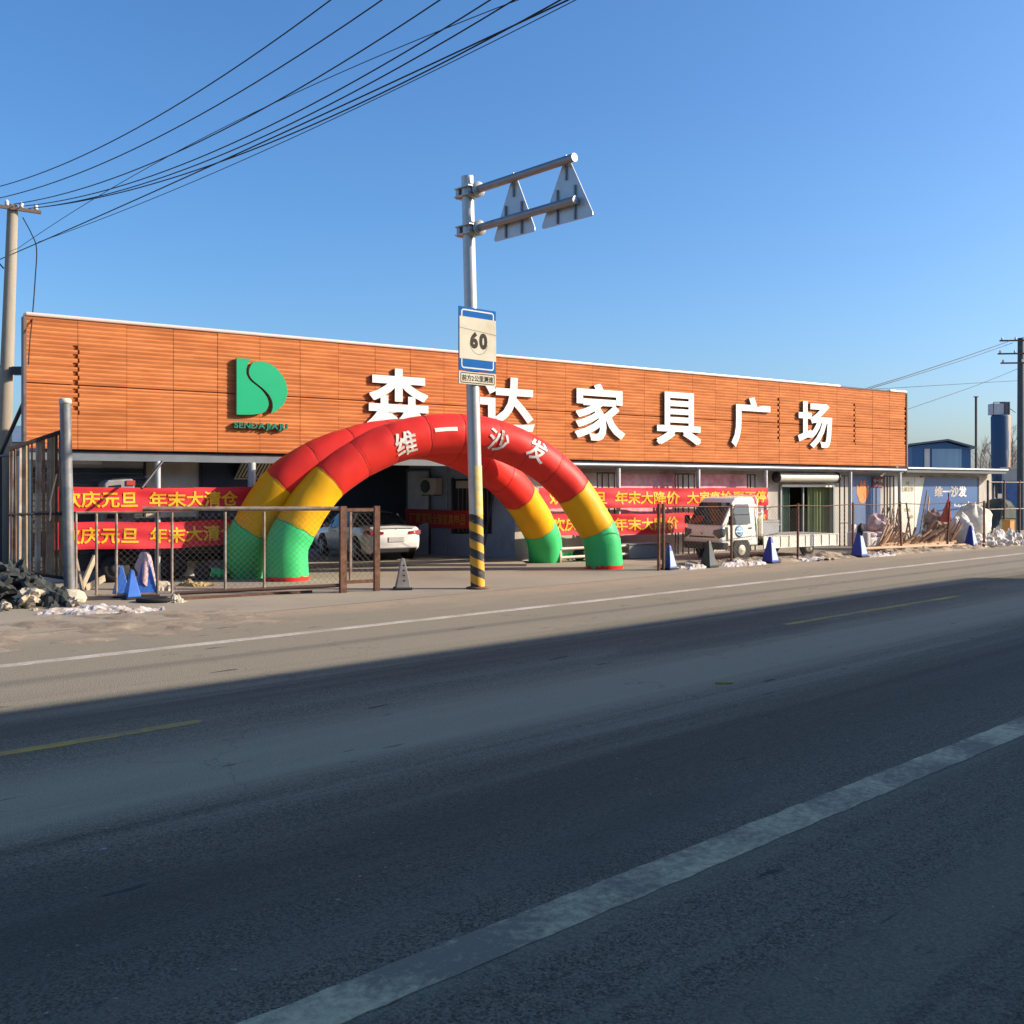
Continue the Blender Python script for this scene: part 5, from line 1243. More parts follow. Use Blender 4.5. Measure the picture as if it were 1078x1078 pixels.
    # cargo: grey crates
    for k, (x, y, hx, hy, hz, lab) in enumerate(((-1.45, 0.32, 0.40, 0.36, 0.24, 'grey plastic crate behind the cab on the truck bed'), (-2.3, -0.3, 0.3, 0.35, 0.17, 'low grey crate at the middle of the truck bed'))):
        Mx = Matrix.Translation(origin) @ Matrix.Rotation(rz, 4, 'Z'); c_ = Mx @ Vector((x, y, 0.71))
        cr_ = thing('cargo_crate', lab, 'crate', c_, rz, 'crates on the truck bed')
        m = MB()
        for sx in (-1, 1): m.abox(sx * hx - 0.015, sx * hx + 0.015, -hy, hy, 0, hz * 2)
        for sy in (-1, 1): m.abox(-hx + 0.016, hx - 0.016, sy * hy - 0.015, sy * hy + 0.015, 0, hz * 2)
        m.abox(-hx + 0.016, hx - 0.016, -hy + 0.016, hy - 0.016, 0.0, 0.03)
        obj('crate_shell', m, mat('crate_grey', (0.30, 0.30, 0.30), 0.7), cr_)
        obj('crate_rim', MB().abox(-hx - 0.03, hx + 0.03, -hy - 0.03, -hy - 0.016, hz * 2 - 0.06, hz * 2).abox(-hx - 0.03, hx + 0.03, hy + 0.016, hy + 0.03, hz * 2 - 0.06, hz * 2), mat('crate_grey', (0.30, 0.30, 0.30)), cr_)
    Mx = Matrix.Translation(origin) @ Matrix.Rotation(rz, 4, 'Z')
    single('plastic_bundle', MB().blob(Mx @ Vector((-1.2, 0.2, 1.42)), (0.3, 0.35, 0.28), 7, 0.5, 3, freq=2.5), mat('film_pink', (0.66, 0.5, 0.5), 0.4, 0, 0.2, 5), 'crumpled pinkish plastic bundle on top of the crate behind the cab', 'bundle', Mx @ Vector((-1.2, 0.2, 1.2)))
truck()

# ------------------------------------------------------------------ grey cargo truck behind the left banners (only cab roof and a wheel show)
def cargo():
    o_ = B(S(150, -0.3), -0.3) ; o_.z = 0.01
    base = B(S(160, -0.5), -0.56); base.z = 0.01
    rz = math.atan2(BD.y, BD.x)
    t = thing('cargo_tricycle', 'dark cargo tricycle with a grey cab mostly hidden behind the left banners', 'tricycle', base, rz)
    Mg = mat('trike_grey', (0.28, 0.28, 0.27), 0.5, 0.1, 0.15)
    x0 = S(104, -0.4) - S(160, -0.4); x1 = S(139, -0.4) - S(160, -0.4)
    prof = [(x0, 1.2), (x0 + 0.06, 2.32), (x0 + 0.15, 2.40), (x1 - 0.05, 2.44), (x1, 2.3), (x1, 1.2)]
    obj('cab', MB().prism([(x, -0.32, z) for x, z in prof], (0, 0.64, 0)), Mg, t, bevel=0.04)
    obj('cab_window', MB().prism([(x0 + 0.12, -0.335, 1.5), (x1 - 0.3, -0.335, 1.5), (x1 - 0.32, -0.335, 2.30), (x0 + 0.16, -0.335, 2.27)], (0, 0.01, 0)), M_GLASS, t)
    obj('marker_lamp', MB().box((x1 - 0.1, -0.335, 2.34), (1, 0, 0), (0, 1, 0), UP, 0.1, 0.015, 0.06), mat('lamp_red', (0.45, 0.05, 0.05), 0.4), t)
    obj('cargo_box', MB().abox(x1 + 0.1, x1 + 2.4, -0.38, 0.38, 0.62, 1.5), mat('trike_dark', (0.05, 0.055, 0.06), 0.7), t, bevel=0.02)
    obj('frame', MB().abox(x0, x1 + 2.3, -0.2, 0.2, 0.42, 0.6), M_BLACK, t)
    for x in (x0 + 0.3, x1 + 0.9):
        for sy in (-1, 1):
            c_ = Vector((x, sy * 0.26, 0.33)); wh = obj('wheel', MB().lathe(c_, [(0.2, 0), (0.325, 0.02), (0.33, 0.07), (0.325, 0.12), (0.2, 0.14)], 22, (0, sy, 0)), M_BLACK, t)
            obj('rim', MB().lathe(c_ + Vector((0, sy * 0.142, 0)), [(0.19, 0), (0.05, 0.012)], 16, (0, sy, 0)), M_DARKSTEEL, wh)
cargo()

# ------------------------------------------------------------------ loose things: left
M_STONE_D = mat('dark_stone', (0.040, 0.046, 0.046), 0.9, 0, 0.35, 2.5, bump=0.5, bscale=9)
M_STONE_L = mat('pale_stone', (0.42, 0.36, 0.27), 0.95, 0, 0.25, 2.5, bump=0.4, bscale=9)
hb = gnd(20, 640)
def mound(c, ax, ay, h, seed, name, m_, label, cat, res=44, rough=0.5, freq=2.2, rot=0.0, group=None):
    vs = []; fs = []; c = Vector(c)
    for j in range(res + 1):
        for i in range(res + 1):
            x = -1 + 2 * i / res; y = -1 + 2 * j / res; r = math.sqrt(x * x + y * y) * (1.18 + 0.75 * noise.fractal(Vector((x * 2.0 + seed, y * 2.0, seed * 0.7)), 0.9, 2.0, 4))
            e_ = max(0.0, 1 - r ** 1.6)
            n_ = noise.fractal(Vector((x * ax * freq, y * ay * freq, seed)), 0.8, 2.1, 5)
            cell = noise.cell(Vector((x * ax * freq * 1.3 + n_ * .4, y * ay * freq * 1.3, seed)))
            z = h * e_ ** 0.6 * (0.75 + rough * n_ * 0.6 + 0.22 * cell) if e_ > 0 else -0.03
            X, Y_ = x * ax, y * ay
            vs.append(c + Vector((X * math.cos(rot) - Y_ * math.sin(rot), X * math.sin(rot) + Y_ * math.cos(rot), max(z, -0.03))))
    for j in range(res):
        for i in range(res): fs.append((j * (res + 1) + i, j * (res + 1) + i + 1, (j + 1) * (res + 1) + i + 1, (j + 1) * (res + 1) + i))
    return single(name, MB().add(vs, fs, False), m_, label, cat, c, group)
mound((-9.9, 19.6, 0), 1.7, 0.85, 0.75, 2.0, 'rubble_heap', M_STONE_D, 'dark heap of rubble under the rusty strip fence', 'rubble', 60, 0.9, 2.6)
rnd = random.Random(5)
stl = [('dark flat stone lying on the rubble heap at the left edge', -9.55, 19.0, 0.42, 0.34, 1), ('dark square block on top of the rubble heap near the gate post', -9.15, 19.35, 0.42, 0.28, 1), ('pale tilted stone at the foot of the gate post', -8.95, 18.95, 0.22, 0.25, 0),
       ('dark boulder at the left end of the rubble heap', -10.1, 19.2, 0.30, 0.34, 1), ('small pale stone left of the gate post footing', -9.2, 18.6, 0.09, 0.12, 0), ('small grey stone in front of the rubble heap', -9.65, 18.45, 0.07, 0.10, 1),
       ('dark slab lying upright in the middle of the rubble heap', -9.7, 19.4, 0.62, 0.27, 1), ('pale chunk of concrete right of the gate post footing', -8.2, 19.15, 0.08, 0.13, 0)]
for k, (lab, x, y, z, r, dk) in enumerate(stl):
    single('stone', MB().blob((x, y, z), (r * 0.9, r * 0.72, r * 0.62), k + 1, 0.85, 3, freq=2.1), M_STONE_D if dk else M_STONE_L, lab, 'stone', (x, y, max(0, z - r)), 'stones of the rubble heap by the gate post')
for k in range(16):
    x_, y_ = rnd.uniform(-10.2, -8.4), rnd.uniform(18.35, 19.3); r = rnd.uniform(0.03, 0.09)
    single('pebble', MB().blob((x_, y_, r * 0.5), (r * 1.2, r, r * 0.8), 70 + k, 0.6, 2), M_STONE_D if k % 3 else M_STONE_L, 'small loose stone scattered at the foot of the left rubble heap', 'stone', (x_, y_, 0), 'small stones around the rubble heap')
M_SNOW = mat('dirty_snow', (0.55, 0.50, 0.48), 0.85, 0, 0.2, 5, bump=0.5, bscale=12, dirt=(0.34, 0.27, 0.21), dirt_amt=0.6, dscale=3)
vs = []; fs = []; na, nb = 80, 26
for i in range(na + 1):
    for j in range(nb + 1):
        q_ = RD(0.3 + 9.4 * i / na, 14.75 + 3.6 * j / nb); f_ = max(0.0, math.sin(math.pi * j / nb)) ** 0.5 * max(0.0, math.sin(math.pi * i / na)) ** 0.5
        n_ = noise.fractal(Vector((q_.x * 1.1, q_.y * 1.6, 8)), 0.9, 2, 6); vs.append(q_ + UP * max(-0.02, 0.065 * f_ * (0.25 + 1.3 * n_)))
for i in range(na):
    for j in range(nb): fs.append((i * (nb + 1) + j, i * (nb + 1) + j + 1, (i + 1) * (nb + 1) + j + 1, (i + 1) * (nb + 1) + j))
struct('soil_bank', MB().add(vs, fs, True), mat('sandy_soil', (0.28, 0.222, 0.155), 0.95, 0, 0.3, 2.5, bump=0.6, bscale=12, dirt=(0.19, 0.14, 0.095), dirt_amt=0.5, dscale=2))
c = gnd(108, 645); mound((c.x, c.y, 0), 1.05, 0.42, 0.14, 7.0, 'snow_patch', M_SNOW, 'low patch of dirty snow in front of the gate at left', 'snow', 46, 1.0, 4.0, rot=0.2)
c = gnd(187, 634); mound((c.x, c.y, 0), 0.25, 0.2, 0.16, 9.0, 'plaster_lump', M_STONE_L, 'small pale lump of plaster at the gate upright', 'lump', 22, 1.0, 6.0)
c = gnd(113, 612); single('black_basin', MB().lathe((c.x, c.y, 0.52), [(0.22, -0.2), (0.36, 0.0), (0.40, 0.2), (0.38, 0.21), (0.30, 0.04)], 20), M_BLACK, 'black plastic basin behind the left gate under the banner', 'basin', (c.x, c.y, 0))
single('oil_drum', MB().lathe((c.x, c.y, 0.01), [(0.26, 0), (0.265, 0.1), (0.255, 0.11), (0.265, 0.2), (0.26, 0.31)], 18), mat('drum_dark', (0.06, 0.06, 0.065), 0.6), 'short dark drum under the black basin behind the gate', 'drum', (c.x, c.y, 0))
c = gnd(140, 624) + Vector((0.2, 0.5, 0)); mound((c.x, c.y, 0), 0.55, 0.35, 0.36, 12.0, 'sand_sack', mat('sack_beige', (0.48, 0.40, 0.30), 0.95, bump=0.3), 'slumped beige sack between the blue cones behind the gate', 'sack', 26, 0.4, 2.0)
for k, (u0, v0, u1, v1, z0, z1, lab) in enumerate(((84, 626, 100, 606, 0.05, 0.75, 'rough wooden plank leaning beside the grey gate post'), (88, 630, 78, 606, 0.05, 0.9, 'grey wooden board leaning against the grey gate post'), (90, 622, 110, 624, 0.06, 0.22, 'short pale board lying behind the first gate upright'))):
    p, q = gnd(u0, v0), gnd(u1, v0 - 3); p.z = z0; q.z = z1; d = (q - p).normalized()
    single('plank', MB().box((p + q) / 2, d, d.cross(UP).normalized(), d.cross(d.cross(UP)).normalized(), (q - p).length / 2, 0.02, 0.07), mat('plank_wood', (0.36, 0.29, 0.2), 0.9, 0, 0.25, 6), lab, 'plank', (p.x, p.y, 0), 'boards by the gate post')
c = gnd(206, 617); mound((c.x, c.y, 0), 0.42, 0.22, 0.12, 15.0, 'dry_grass_tuft', mat('dry_grass', (0.38, 0.26, 0.10), 0.95, 0, 0.4, 12, bump=0.8, bscale=40), 'dry brown grass tuft beside the left blower', 'grass', 22, 1.2, 8.0)

# ------------------------------------------------------------------ loose things: right
q0, q1 = gnd(700, 600), gnd(1040, 576.5); bd_ = (q1 - q0); bl_ = bd_.length; bd_.normalize(); bn_ = Vector((-bd_.y, bd_.x, 0)); vs = []; fs = []; na, nb = 170, 12
for i in range(na + 1):
    for j in range(nb + 1):
        x_ = bl_ * i / na; y_ = -0.35 + 1.3 * j / nb; f_ = math.sin(math.pi * j / nb) ** 0.7 * min(1, i / 6, (na - i) / 6)
        z_ = 0.16 * f_ * (0.55 + 0.9 * noise.fractal(Vector((x_ * 1.3, y_ * 2.0, 4)), 0.9, 2, 5)); vs.append(q0 + bd_ * x_ + bn_ * (y_ + 0.15 * noise.noise(Vector((x_ * 0.9, j * 0.1, 2)))) + UP * max(0.0, z_) - UP * (0.0 if 0 < j < nb else 0.05) + UP * 0.010)
for i in range(na):
    for j in range(nb): fs.append((i * (nb + 1) + j, i * (nb + 1) + j + 1, (i + 1) * (nb + 1) + j + 1, (i + 1) * (nb + 1) + j))
struct('soil_bank', MB().add(vs, fs, False), mat('bank_soil', (0.22, 0.165, 0.11), 0.95, 0, 0.3, 3, bump=0.5, bscale=14, dirt=(0.34, 0.29, 0.22), dirt_amt=0.5, dscale=2.5))
M_WRUB = mat('white_rubble', (0.56, 0.52, 0.47), 0.85, 0, 0.2, 4, bump=0.4, bscale=10, dirt=(0.42, 0.35, 0.28), dirt_amt=0.4, dscale=2.5)
for k, (u, v, a_, b_, h_, lab) in enumerate(((730, 598.5, 0.7, 0.3, 0.15, 'dirty snow ridge between the first two right cones'), (778, 595.5, 1.0, 0.35, 0.17, 'dirty snow ridge in front of the truck wheel'), (858, 590, 0.8, 0.32, 0.14, 'dirty snow ridge in front of the truck bed'), (925, 585.5, 0.9, 0.3, 0.13, 'dirty snow ridge under the timber pile'))):
    p = gnd(u, v); mound((p.x, p.y, 0), a_, b_, h_, 20 + k, 'snow_ridge', M_SNOW, lab, 'snow', 40, 1.0, 3.6, rot=0.65, group='snow ridges along the fence')
p = gnd(1052, 573.5); mound((p.x, p.y, 0), 2.1, 0.9, 0.62, 31.0, 'rubble_heap', M_WRUB, 'white rubble heap at the right end of the fence', 'rubble', 64, 1.0, 2.2, rot=0.6)
rnd = random.Random(8)
for k in range(26):
    u = rnd.uniform(1024, 1076); f = rnd.random(); p = gnd(u, 577.5 - 3.2 * f - (u - 1024) * 0.03); r = rnd.uniform(0.10, 0.24)
    single('white_lump', MB().blob((p.x, p.y, 0.08 + 0.45 * f * rnd.random()), (r, r * 0.9, r * 0.75), 40 + k, 0.5, 1), M_WRUB, 'white lump on the rubble heap at the right end of the fence', 'lump', (p.x, p.y, 0), 'white lumps of the rubble heap')
# bulk bags
def bag(u, v, rx, rz_, label, seed, m_):
    p = gnd(u, v); vs = []; fs = []; n, k = 28, 14
    for j in range(k + 1):
        f = j / k; prof = [0.80, 0.96, 1.04, 1.06, 1.02, 1.05, 1.0, 1.02, 0.98, 0.93, 0.90, 0.80, 0.72, 0.52, 0.25][j]
        for i in range(n):
            an = 2 * math.pi * i / n; nn_ = noise.noise(Vector((math.cos(an) * 1.6, math.sin(an) * 1.6, f * 3 + seed)))
            r = rx * prof * (1 + (0.22 + 0.35 * f) * nn_ + 0.05 * math.sin(an * 7 + f * 4) * f)
            vs.append((p.x + r * math.cos(an), p.y + r * math.sin(an), rz_ * f * (1 + 0.22 * nn_ * f) + 0.05 * nn_))
    for j in range(k):
        for i in range(n): fs.append((j * n + i, j * n + (i + 1) % n, (j + 1) * n + (i + 1) % n, (j + 1) * n + i))
    fs.append(tuple(range(n))); fs.append(tuple(range(k * n, (k + 1) * n)))
    return single('bulk_bag', MB().add(vs, fs, True), m_, label, 'bag', (p.x, p.y, 0), 'white bulk bags by the fence')
M_BAG = mat('woven_white', (0.62, 0.60, 0.54), 0.8, 0, 0.12, 3, bump=0.35, bscale=14)
bag(1008, 575.5, 0.55, 1.15, 'large grey white bulk bag behind the timber pile', 1.0, M_BAG)
bag(1026, 573, 0.62, 1.55, 'tall cream bulk bag left of the pen post', 5.0, mat('woven_cream', (0.70, 0.64, 0.50), 0.8, 0, 0.12, 3, bump=0.35))
bag(1016, 571.5, 0.45, 1.5, 'rumpled white bag between two larger bulk bags', 8.0, mat('film_white', (0.66, 0.68, 0.68), 0.4, 0, 0.15, 4, bump=0.5))
# timber sticks
M_TIMB = [mat('timber_tan', (0.50, 0.30, 0.16), 0.9, 0, 0.25, 5), mat('timber_dark', (0.22, 0.12, 0.07), 0.9, 0, 0.25, 5), mat('timber_pale', (0.60, 0.42, 0.27), 0.9, 0, 0.25, 5)]
rnd = random.Random(21)
for k in range(60):
    u = rnd.uniform(918, 1002); v = 583.5 - (u - 918) * 0.075 - rnd.uniform(0.6, 3.0); p = gnd(u, v); p.z = 0.05
    ln = rnd.uniform(0.7, 1.35); az = rnd.uniform(-0.5, 0.8); el_ = rnd.uniform(0.5, 1.15)
    d = Vector((math.cos(el_) * math.cos(az), math.cos(el_) * math.sin(az), math.sin(el_))); n1 = d.cross(UP).normalized()
    single('timber_stick', MB().box(p + d * ln / 2, d, n1, d.cross(n1), ln / 2, rnd.uniform(0.025, 0.05), rnd.uniform(0.018, 0.03)), M_TIMB[k % 3], 'broken timber stick leaning in the pile behind the right fence', 'stick', p, 'timber sticks piled behind the right fence')
for k, (u, v, du, dv, z0, z1, r, mm_, lab) in enumerate(((966, 578, 10, -0.5, 0.1, 2.15, 0.025, M_GREYPIPE, 'long thin grey pole leaning left of the red flag'), (960, 578, -6, -0.5, 0.1, 1.7, 0.03, M_TIMB[1], 'dark pole leaning in the timber pile'), (973, 577, 5, -1, 0.1, 1.9, 0.03, M_TIMB[2], 'pale pole leaning in the timber pile'))):
    p, q = gnd(u, v), gnd(u + du, v + dv); p.z = z0; q.z = z1
    single('leaning_pole', MB().tube([p, q], r, 6), mm_, lab, 'pole', p, 'poles leaning in the timber pile')
for k in range(3):
    p0, p1 = gnd(922 + k * 4, 583 - k * 1.1), gnd(1003 + k * 3, 577.2 - k * 0.9); p0.z = p1.z = 0.20 + 0.03 * k; d = (p1 - p0).normalized()
    single('timber_beam', MB().box((p0 + p1) / 2, d, d.cross(UP), UP, (p1 - p0).length / 2, 0.06, 0.045), M_TIMB[(2, 0, 2)[k]], ('front long pale beam lying along the timber pile', 'middle long tan beam lying along the timber pile', 'rear long pale beam lying along the timber pile')[k], 'beam', (p0.x, p0.y, 0), 'long beams of the timber pile')
# dark bundle over the pile
p = gnd(987, 577); single('cloth_bundle', MB().blob((p.x, p.y + 0.3, 1.0), (0.42, 0.3, 0.38), 17, 0.7, 3, freq=2.2), mat('bundle_mixed', (0.40, 0.27, 0.2), 0.9, 0, 0.5, 3, dirt=(0.06, 0.06, 0.08), dirt_amt=0.6, dscale=4), 'brown and black cloth bundle lying on the timber pile', 'bundle', (p.x, p.y, 0.6))
p = gnd(982, 577.5); single('wood_box', MB().box((p.x + 0.1, p.y + 0.2, 0.42), TD, ND, UP, 0.42, 0.25, 0.22), M_TIMB[1], 'dark wooden box in the middle of the timber pile', 'box', (p.x, p.y, 0.2), bevel=0.01)
# red flag
fpz = gnd(1001, 577.5); fl = thing('red_flag', 'faded red pennant on a stick leaning above the timber pile', 'flag', fpz)
tp = at(998.5, 520, fpz.y); obj('stick', MB().tube([fpz, tp + UP * 0.05], 0.022, 6), M_RUST, fl, True)
vs = []; fs = []; n = 10
for j in range(n + 1):
    f = j / n
    for i in range(6):
        g_ = i / 5; x = -0.03 - 0.24 * f * g_ + 0.28 * f * (g_ > 2) ; w = 0.26 * f
        vs.append(tp + Vector((0.10 * f - w * g_ * 1.6 + 0.02, 0.05 * math.sin(g_ * 5 + f * 4), -1.0 * f - 0.05 * math.sin(g_ * 3))))
for j in range(n):
    for i in range(5): fs.append((j * 6 + i, j * 6 + i + 1, (j + 1) * 6 + i + 1, (j + 1) * 6 + i))
obj('pennant', MB().add(vs, fs, True), mat('flag_red', (0.55, 0.07, 0.05), 0.8), fl, True)
# sofa and rattan rack by the blue board
sp_ = gnd(919, 578.5); sofa = thing('white_sofa', 'white two seat sofa with a pink plush bundle in front of the blue flame board', 'sofa', (sp_.x, sp_.y, 0), math.atan2(BD.y, BD.x))
Ms = mat('sofa_white', (0.62, 0.58, 0.54), 0.9, 0, 0.1, 4, bump=0.2)
obj('seat', MB().abox(-0.62, 0.62, -0.35, 0.35, 0.14, 0.46), Ms, sofa, bevel=0.06); obj('backrest', MB().abox(-0.66, 0.66, 0.36, 0.56, 0.14, 0.92), Ms, sofa, bevel=0.07)
for sx in (-1, 1): obj('armrest', MB().abox(sx * 0.74 - 0.11, sx * 0.74 + 0.11, -0.38, 0.5, 0.12, 0.66), Ms, sofa, bevel=0.06)
for sx in (-1, 1):
    for sy in (-1, 1): obj('leg', MB().tube([(sx * 0.66, sy * 0.28, 0), (sx * 0.66, sy * 0.28, 0.14)], 0.025, 6), M_TIMB[1], sofa)
for k in range(2): obj('cushion', MB().blob((-0.3 + 0.6 * k, 0.0, 0.53), (0.31, 0.32, 0.13), k + 60, 0.2, 3), mat('cushion_pink', (0.55, 0.42, 0.42), 0.9, 0, 0.25, 6), sofa)
single('plush_bundle', MB().blob((sp_.x + 0.25, sp_.y + 0.3, 0.92), (0.4, 0.34, 0.38), 63, 0.5, 3, freq=1.8), mat('plush_pink', (0.50, 0.36, 0.35), 0.95, 0, 0.2, 5), 'pinkish plush bundle sitting on the white sofa', 'bundle', (sp_.x, sp_.y, 0.6))
rk = gnd(942, 577.5); rack = thing('chair_rack', 'dark and tan rack of bent cane chair frames beside the sofa', 'rack', (rk.x, rk.y, 0), math.atan2(BD.y, BD.x))
for k in range(4):
    x = -0.45 + 0.3 * k
    obj('chair_frame', MB().tube(catmull([Vector(q) for q in ((x, -0.25, 0), (x + 0.03, -0.22, 0.5), (x + 0.05, 0.1, 0.62), (x + 0.02, 0.25, 1.15), (x, 0.15, 1.45), (x - 0.1, 0.1, 1.5), (x - 0.16, 0.12, 1.2), (x - 0.12, 0.3, 0.0))], 6), 0.024, 6), (M_TIMB[1], M_DARKSTEEL, M_TIMB[0], M_TIMB[1])[k], rack)
obj('crossbar', MB().tube([(-0.6, 0.28, 1.1), (0.55, 0.28, 1.12)], 0.02, 6), M_DARKSTEEL, rack); obj('seat', MB().abox(-0.5, 0.45, -0.2, 0.15, 0.5, 0.54), M_TIMB[1], rack)
# covered machine and box in the pen
p = gnd(1052, 567.5); m = MB()
def cover():
    prof = [(-0.9, 0.02), (-0.86, 0.6), (-0.55, 0.95), (-0.2, 1.5), (0.1, 1.78), (0.5, 1.82), (0.72, 1.6), (0.8, 0.9), (0.84, 0.02)]
    vs = []; fs = []; n = 9
    for j in range(n):
        y = -0.55 + 1.1 * j / (n - 1); k_ = 1 - 0.18 * abs(2 * j / (n - 1) - 1) ** 3
        for i, (x, z) in enumerate(prof): vs.append(Vector((p.x, p.y + 0.4, 0)) + BD * (x * 1.05) - MD * y + UP * (z * k_ + (0.05 * noise.noise(Vector((x * 3, y * 3, z * 3))) if z > 0.1 else 0)))
    L_ = len(prof)
    for j in range(n - 1):
        for i in range(L_ - 1): fs.append((j * L_ + i, j * L_ + i + 1, (j + 1) * L_ + i + 1, (j + 1) * L_ + i))
    fs.append(tuple(range(L_))); fs.append(tuple(range((n - 1) * L_, n * L_))); return MB().add(vs, fs, False)
single('covered_machine', cover(), mat('tarp_dark', (0.06, 0.075, 0.065), 0.8, 0, 0.25, 3), 'machine under a dark green tarpaulin inside the mesh pen', 'covered machine', (p.x, p.y, 0))
p = gnd(1061.5, 570.5); single('orange_crate', MB().box((p.x, p.y, 0.45), BD, MD, UP, 0.17, 0.17, 0.45).box((p.x, p.y, 0.915), BD, MD, UP, 0.19, 0.19, 0.014), mat('crate_orange', (0.50, 0.25, 0.07), 0.8, 0, 0.15), 'upright orange brown crate in front of the covered machine', 'crate', (p.x, p.y, 0), bevel=0.01)
# low junk behind the netting, left of the truck
p = gnd(680, 589); single('grey_trough', MB().box((p.x, p.y + 0.6, 0.24), BD, MD, UP, 0.85, 0.28, 0.22).box((p.x, p.y + 0.6, 0.475), BD, MD, UP, 0.9, 0.32, 0.013), mat('trough_grey', (0.17, 0.17, 0.17), 0.8, 0, 0.15), 'low grey concrete trough below the right banners', 'trough', (p.x, p.y + 0.6, 0), bevel=0.02)
for k, lab in enumerate(('upper pale pipe lying along the wall below the right banners', 'lower pale pipe lying along the wall below the right banners')):
    p0, p1 = B(S(590, 0.6), 0.6, 0.42 - 0.26 * k), B(S(700, 0.6), 0.6, 0.45 - 0.26 * k)
    m = MB(); m.tube([p0, p1], 0.045, 8)
    for q in (p0, p1): m.box(Vector((q.x, q.y, q.z / 2 - 0.02)), BD, MD, UP, 0.03, 0.03, q.z / 2 - 0.03)
    single('pipe_rail', m, mat('pipe_pale', (0.55, 0.48, 0.40), 0.6, 0.1), lab, 'pipe', (p0.x, p0.y, 0), 'pipes below the right banners')

# ------------------------------------------------------------------ background right and left
def shed():
    Y = 88; L0 = at(957, 466.5, Y); R0 = at(1022, 471, Y); Rg = at(996, 464.2, Y)
    k = Y / F
    t = thing('blue_shed', 'blue gabled metal shed beyond the right end of the sign', 'building', Vector((at(990, 500, Y).x, Y, 0)))
    x0, x1 = at(960, 470, Y).x, at(1022, 470, Y).x; xr = Rg.x; zr, ze = Rg.z, at(1022, 471.5, Y).z; zl = at(960, 468.5, Y).z
    Mb = mat('shed_blue', (0.05, 0.13, 0.27), 0.6, 0, 0.08, 0.3, stretch=(6, 1, 0.2))
    obj('wall', MB().prism([(x0, Y, 0), (x1, Y, 0), (x1, Y, ze - 0.1), (xr, Y, zr - 0.1), (x0, Y, zl - 0.1)], (4, 14, 0)), Mb, t, True)
    obj('roof', MB().prism([(x0 - 0.4, Y - 0.4, zl - 0.06), (xr, Y - 0.4, zr), (x1 + 0.3, Y - 0.4, ze - 0.06), (x1 + 0.3, Y - 0.4, ze + 0.1), (xr, Y - 0.4, zr + 0.16), (x0 - 0.4, Y - 0.4, zl + 0.1)], (4.1, 14.5, 0)), mat('shed_roof', (0.12, 0.15, 0.2), 0.6), t, True)
    xa, xb = at(973, 480, Y).x, at(978.5, 480, Y).x; za = at(973, 472.5, Y).z
    obj('pale_door', MB().abox(xa, xb, Y - 0.06, Y - 0.01, 0, za), mat('door_pale', (0.62, 0.58, 0.5), 0.6), t, True)
    xa, xb = at(981, 480, Y).x, at(1012, 480, Y).x
    obj('light_panel', MB().abox(xa, xb, Y - 0.05, Y - 0.01, 0, za), mat('panel_lightblue', (0.26, 0.40, 0.50), 0.6, 0, 0.12, 0.4, stretch=(6, 1, 0.3)), t, True)
shed()
Y = 92; pm_ = at(1027.5, 500, Y); mz = at(1027, 418.5, Y).z
mast = thing('steel_chimney', 'thin dark brown chimney pipe between the blue shed and the silo', 'chimney', (pm_.x, Y, 0))
obj('flue', MB().tube([(pm_.x, Y, 0), (pm_.x, Y, mz)], 0.105, 10), mat('flue_brown', (0.09, 0.075, 0.07), 0.8), mast, True)
obj('cap', MB().lathe((pm_.x, Y, mz), [(0.08, 0), (0.24, 0.05), (0.2, 0.1)], 12), mat('flue_brown', (0.09, 0.075, 0.07)), mast, True)
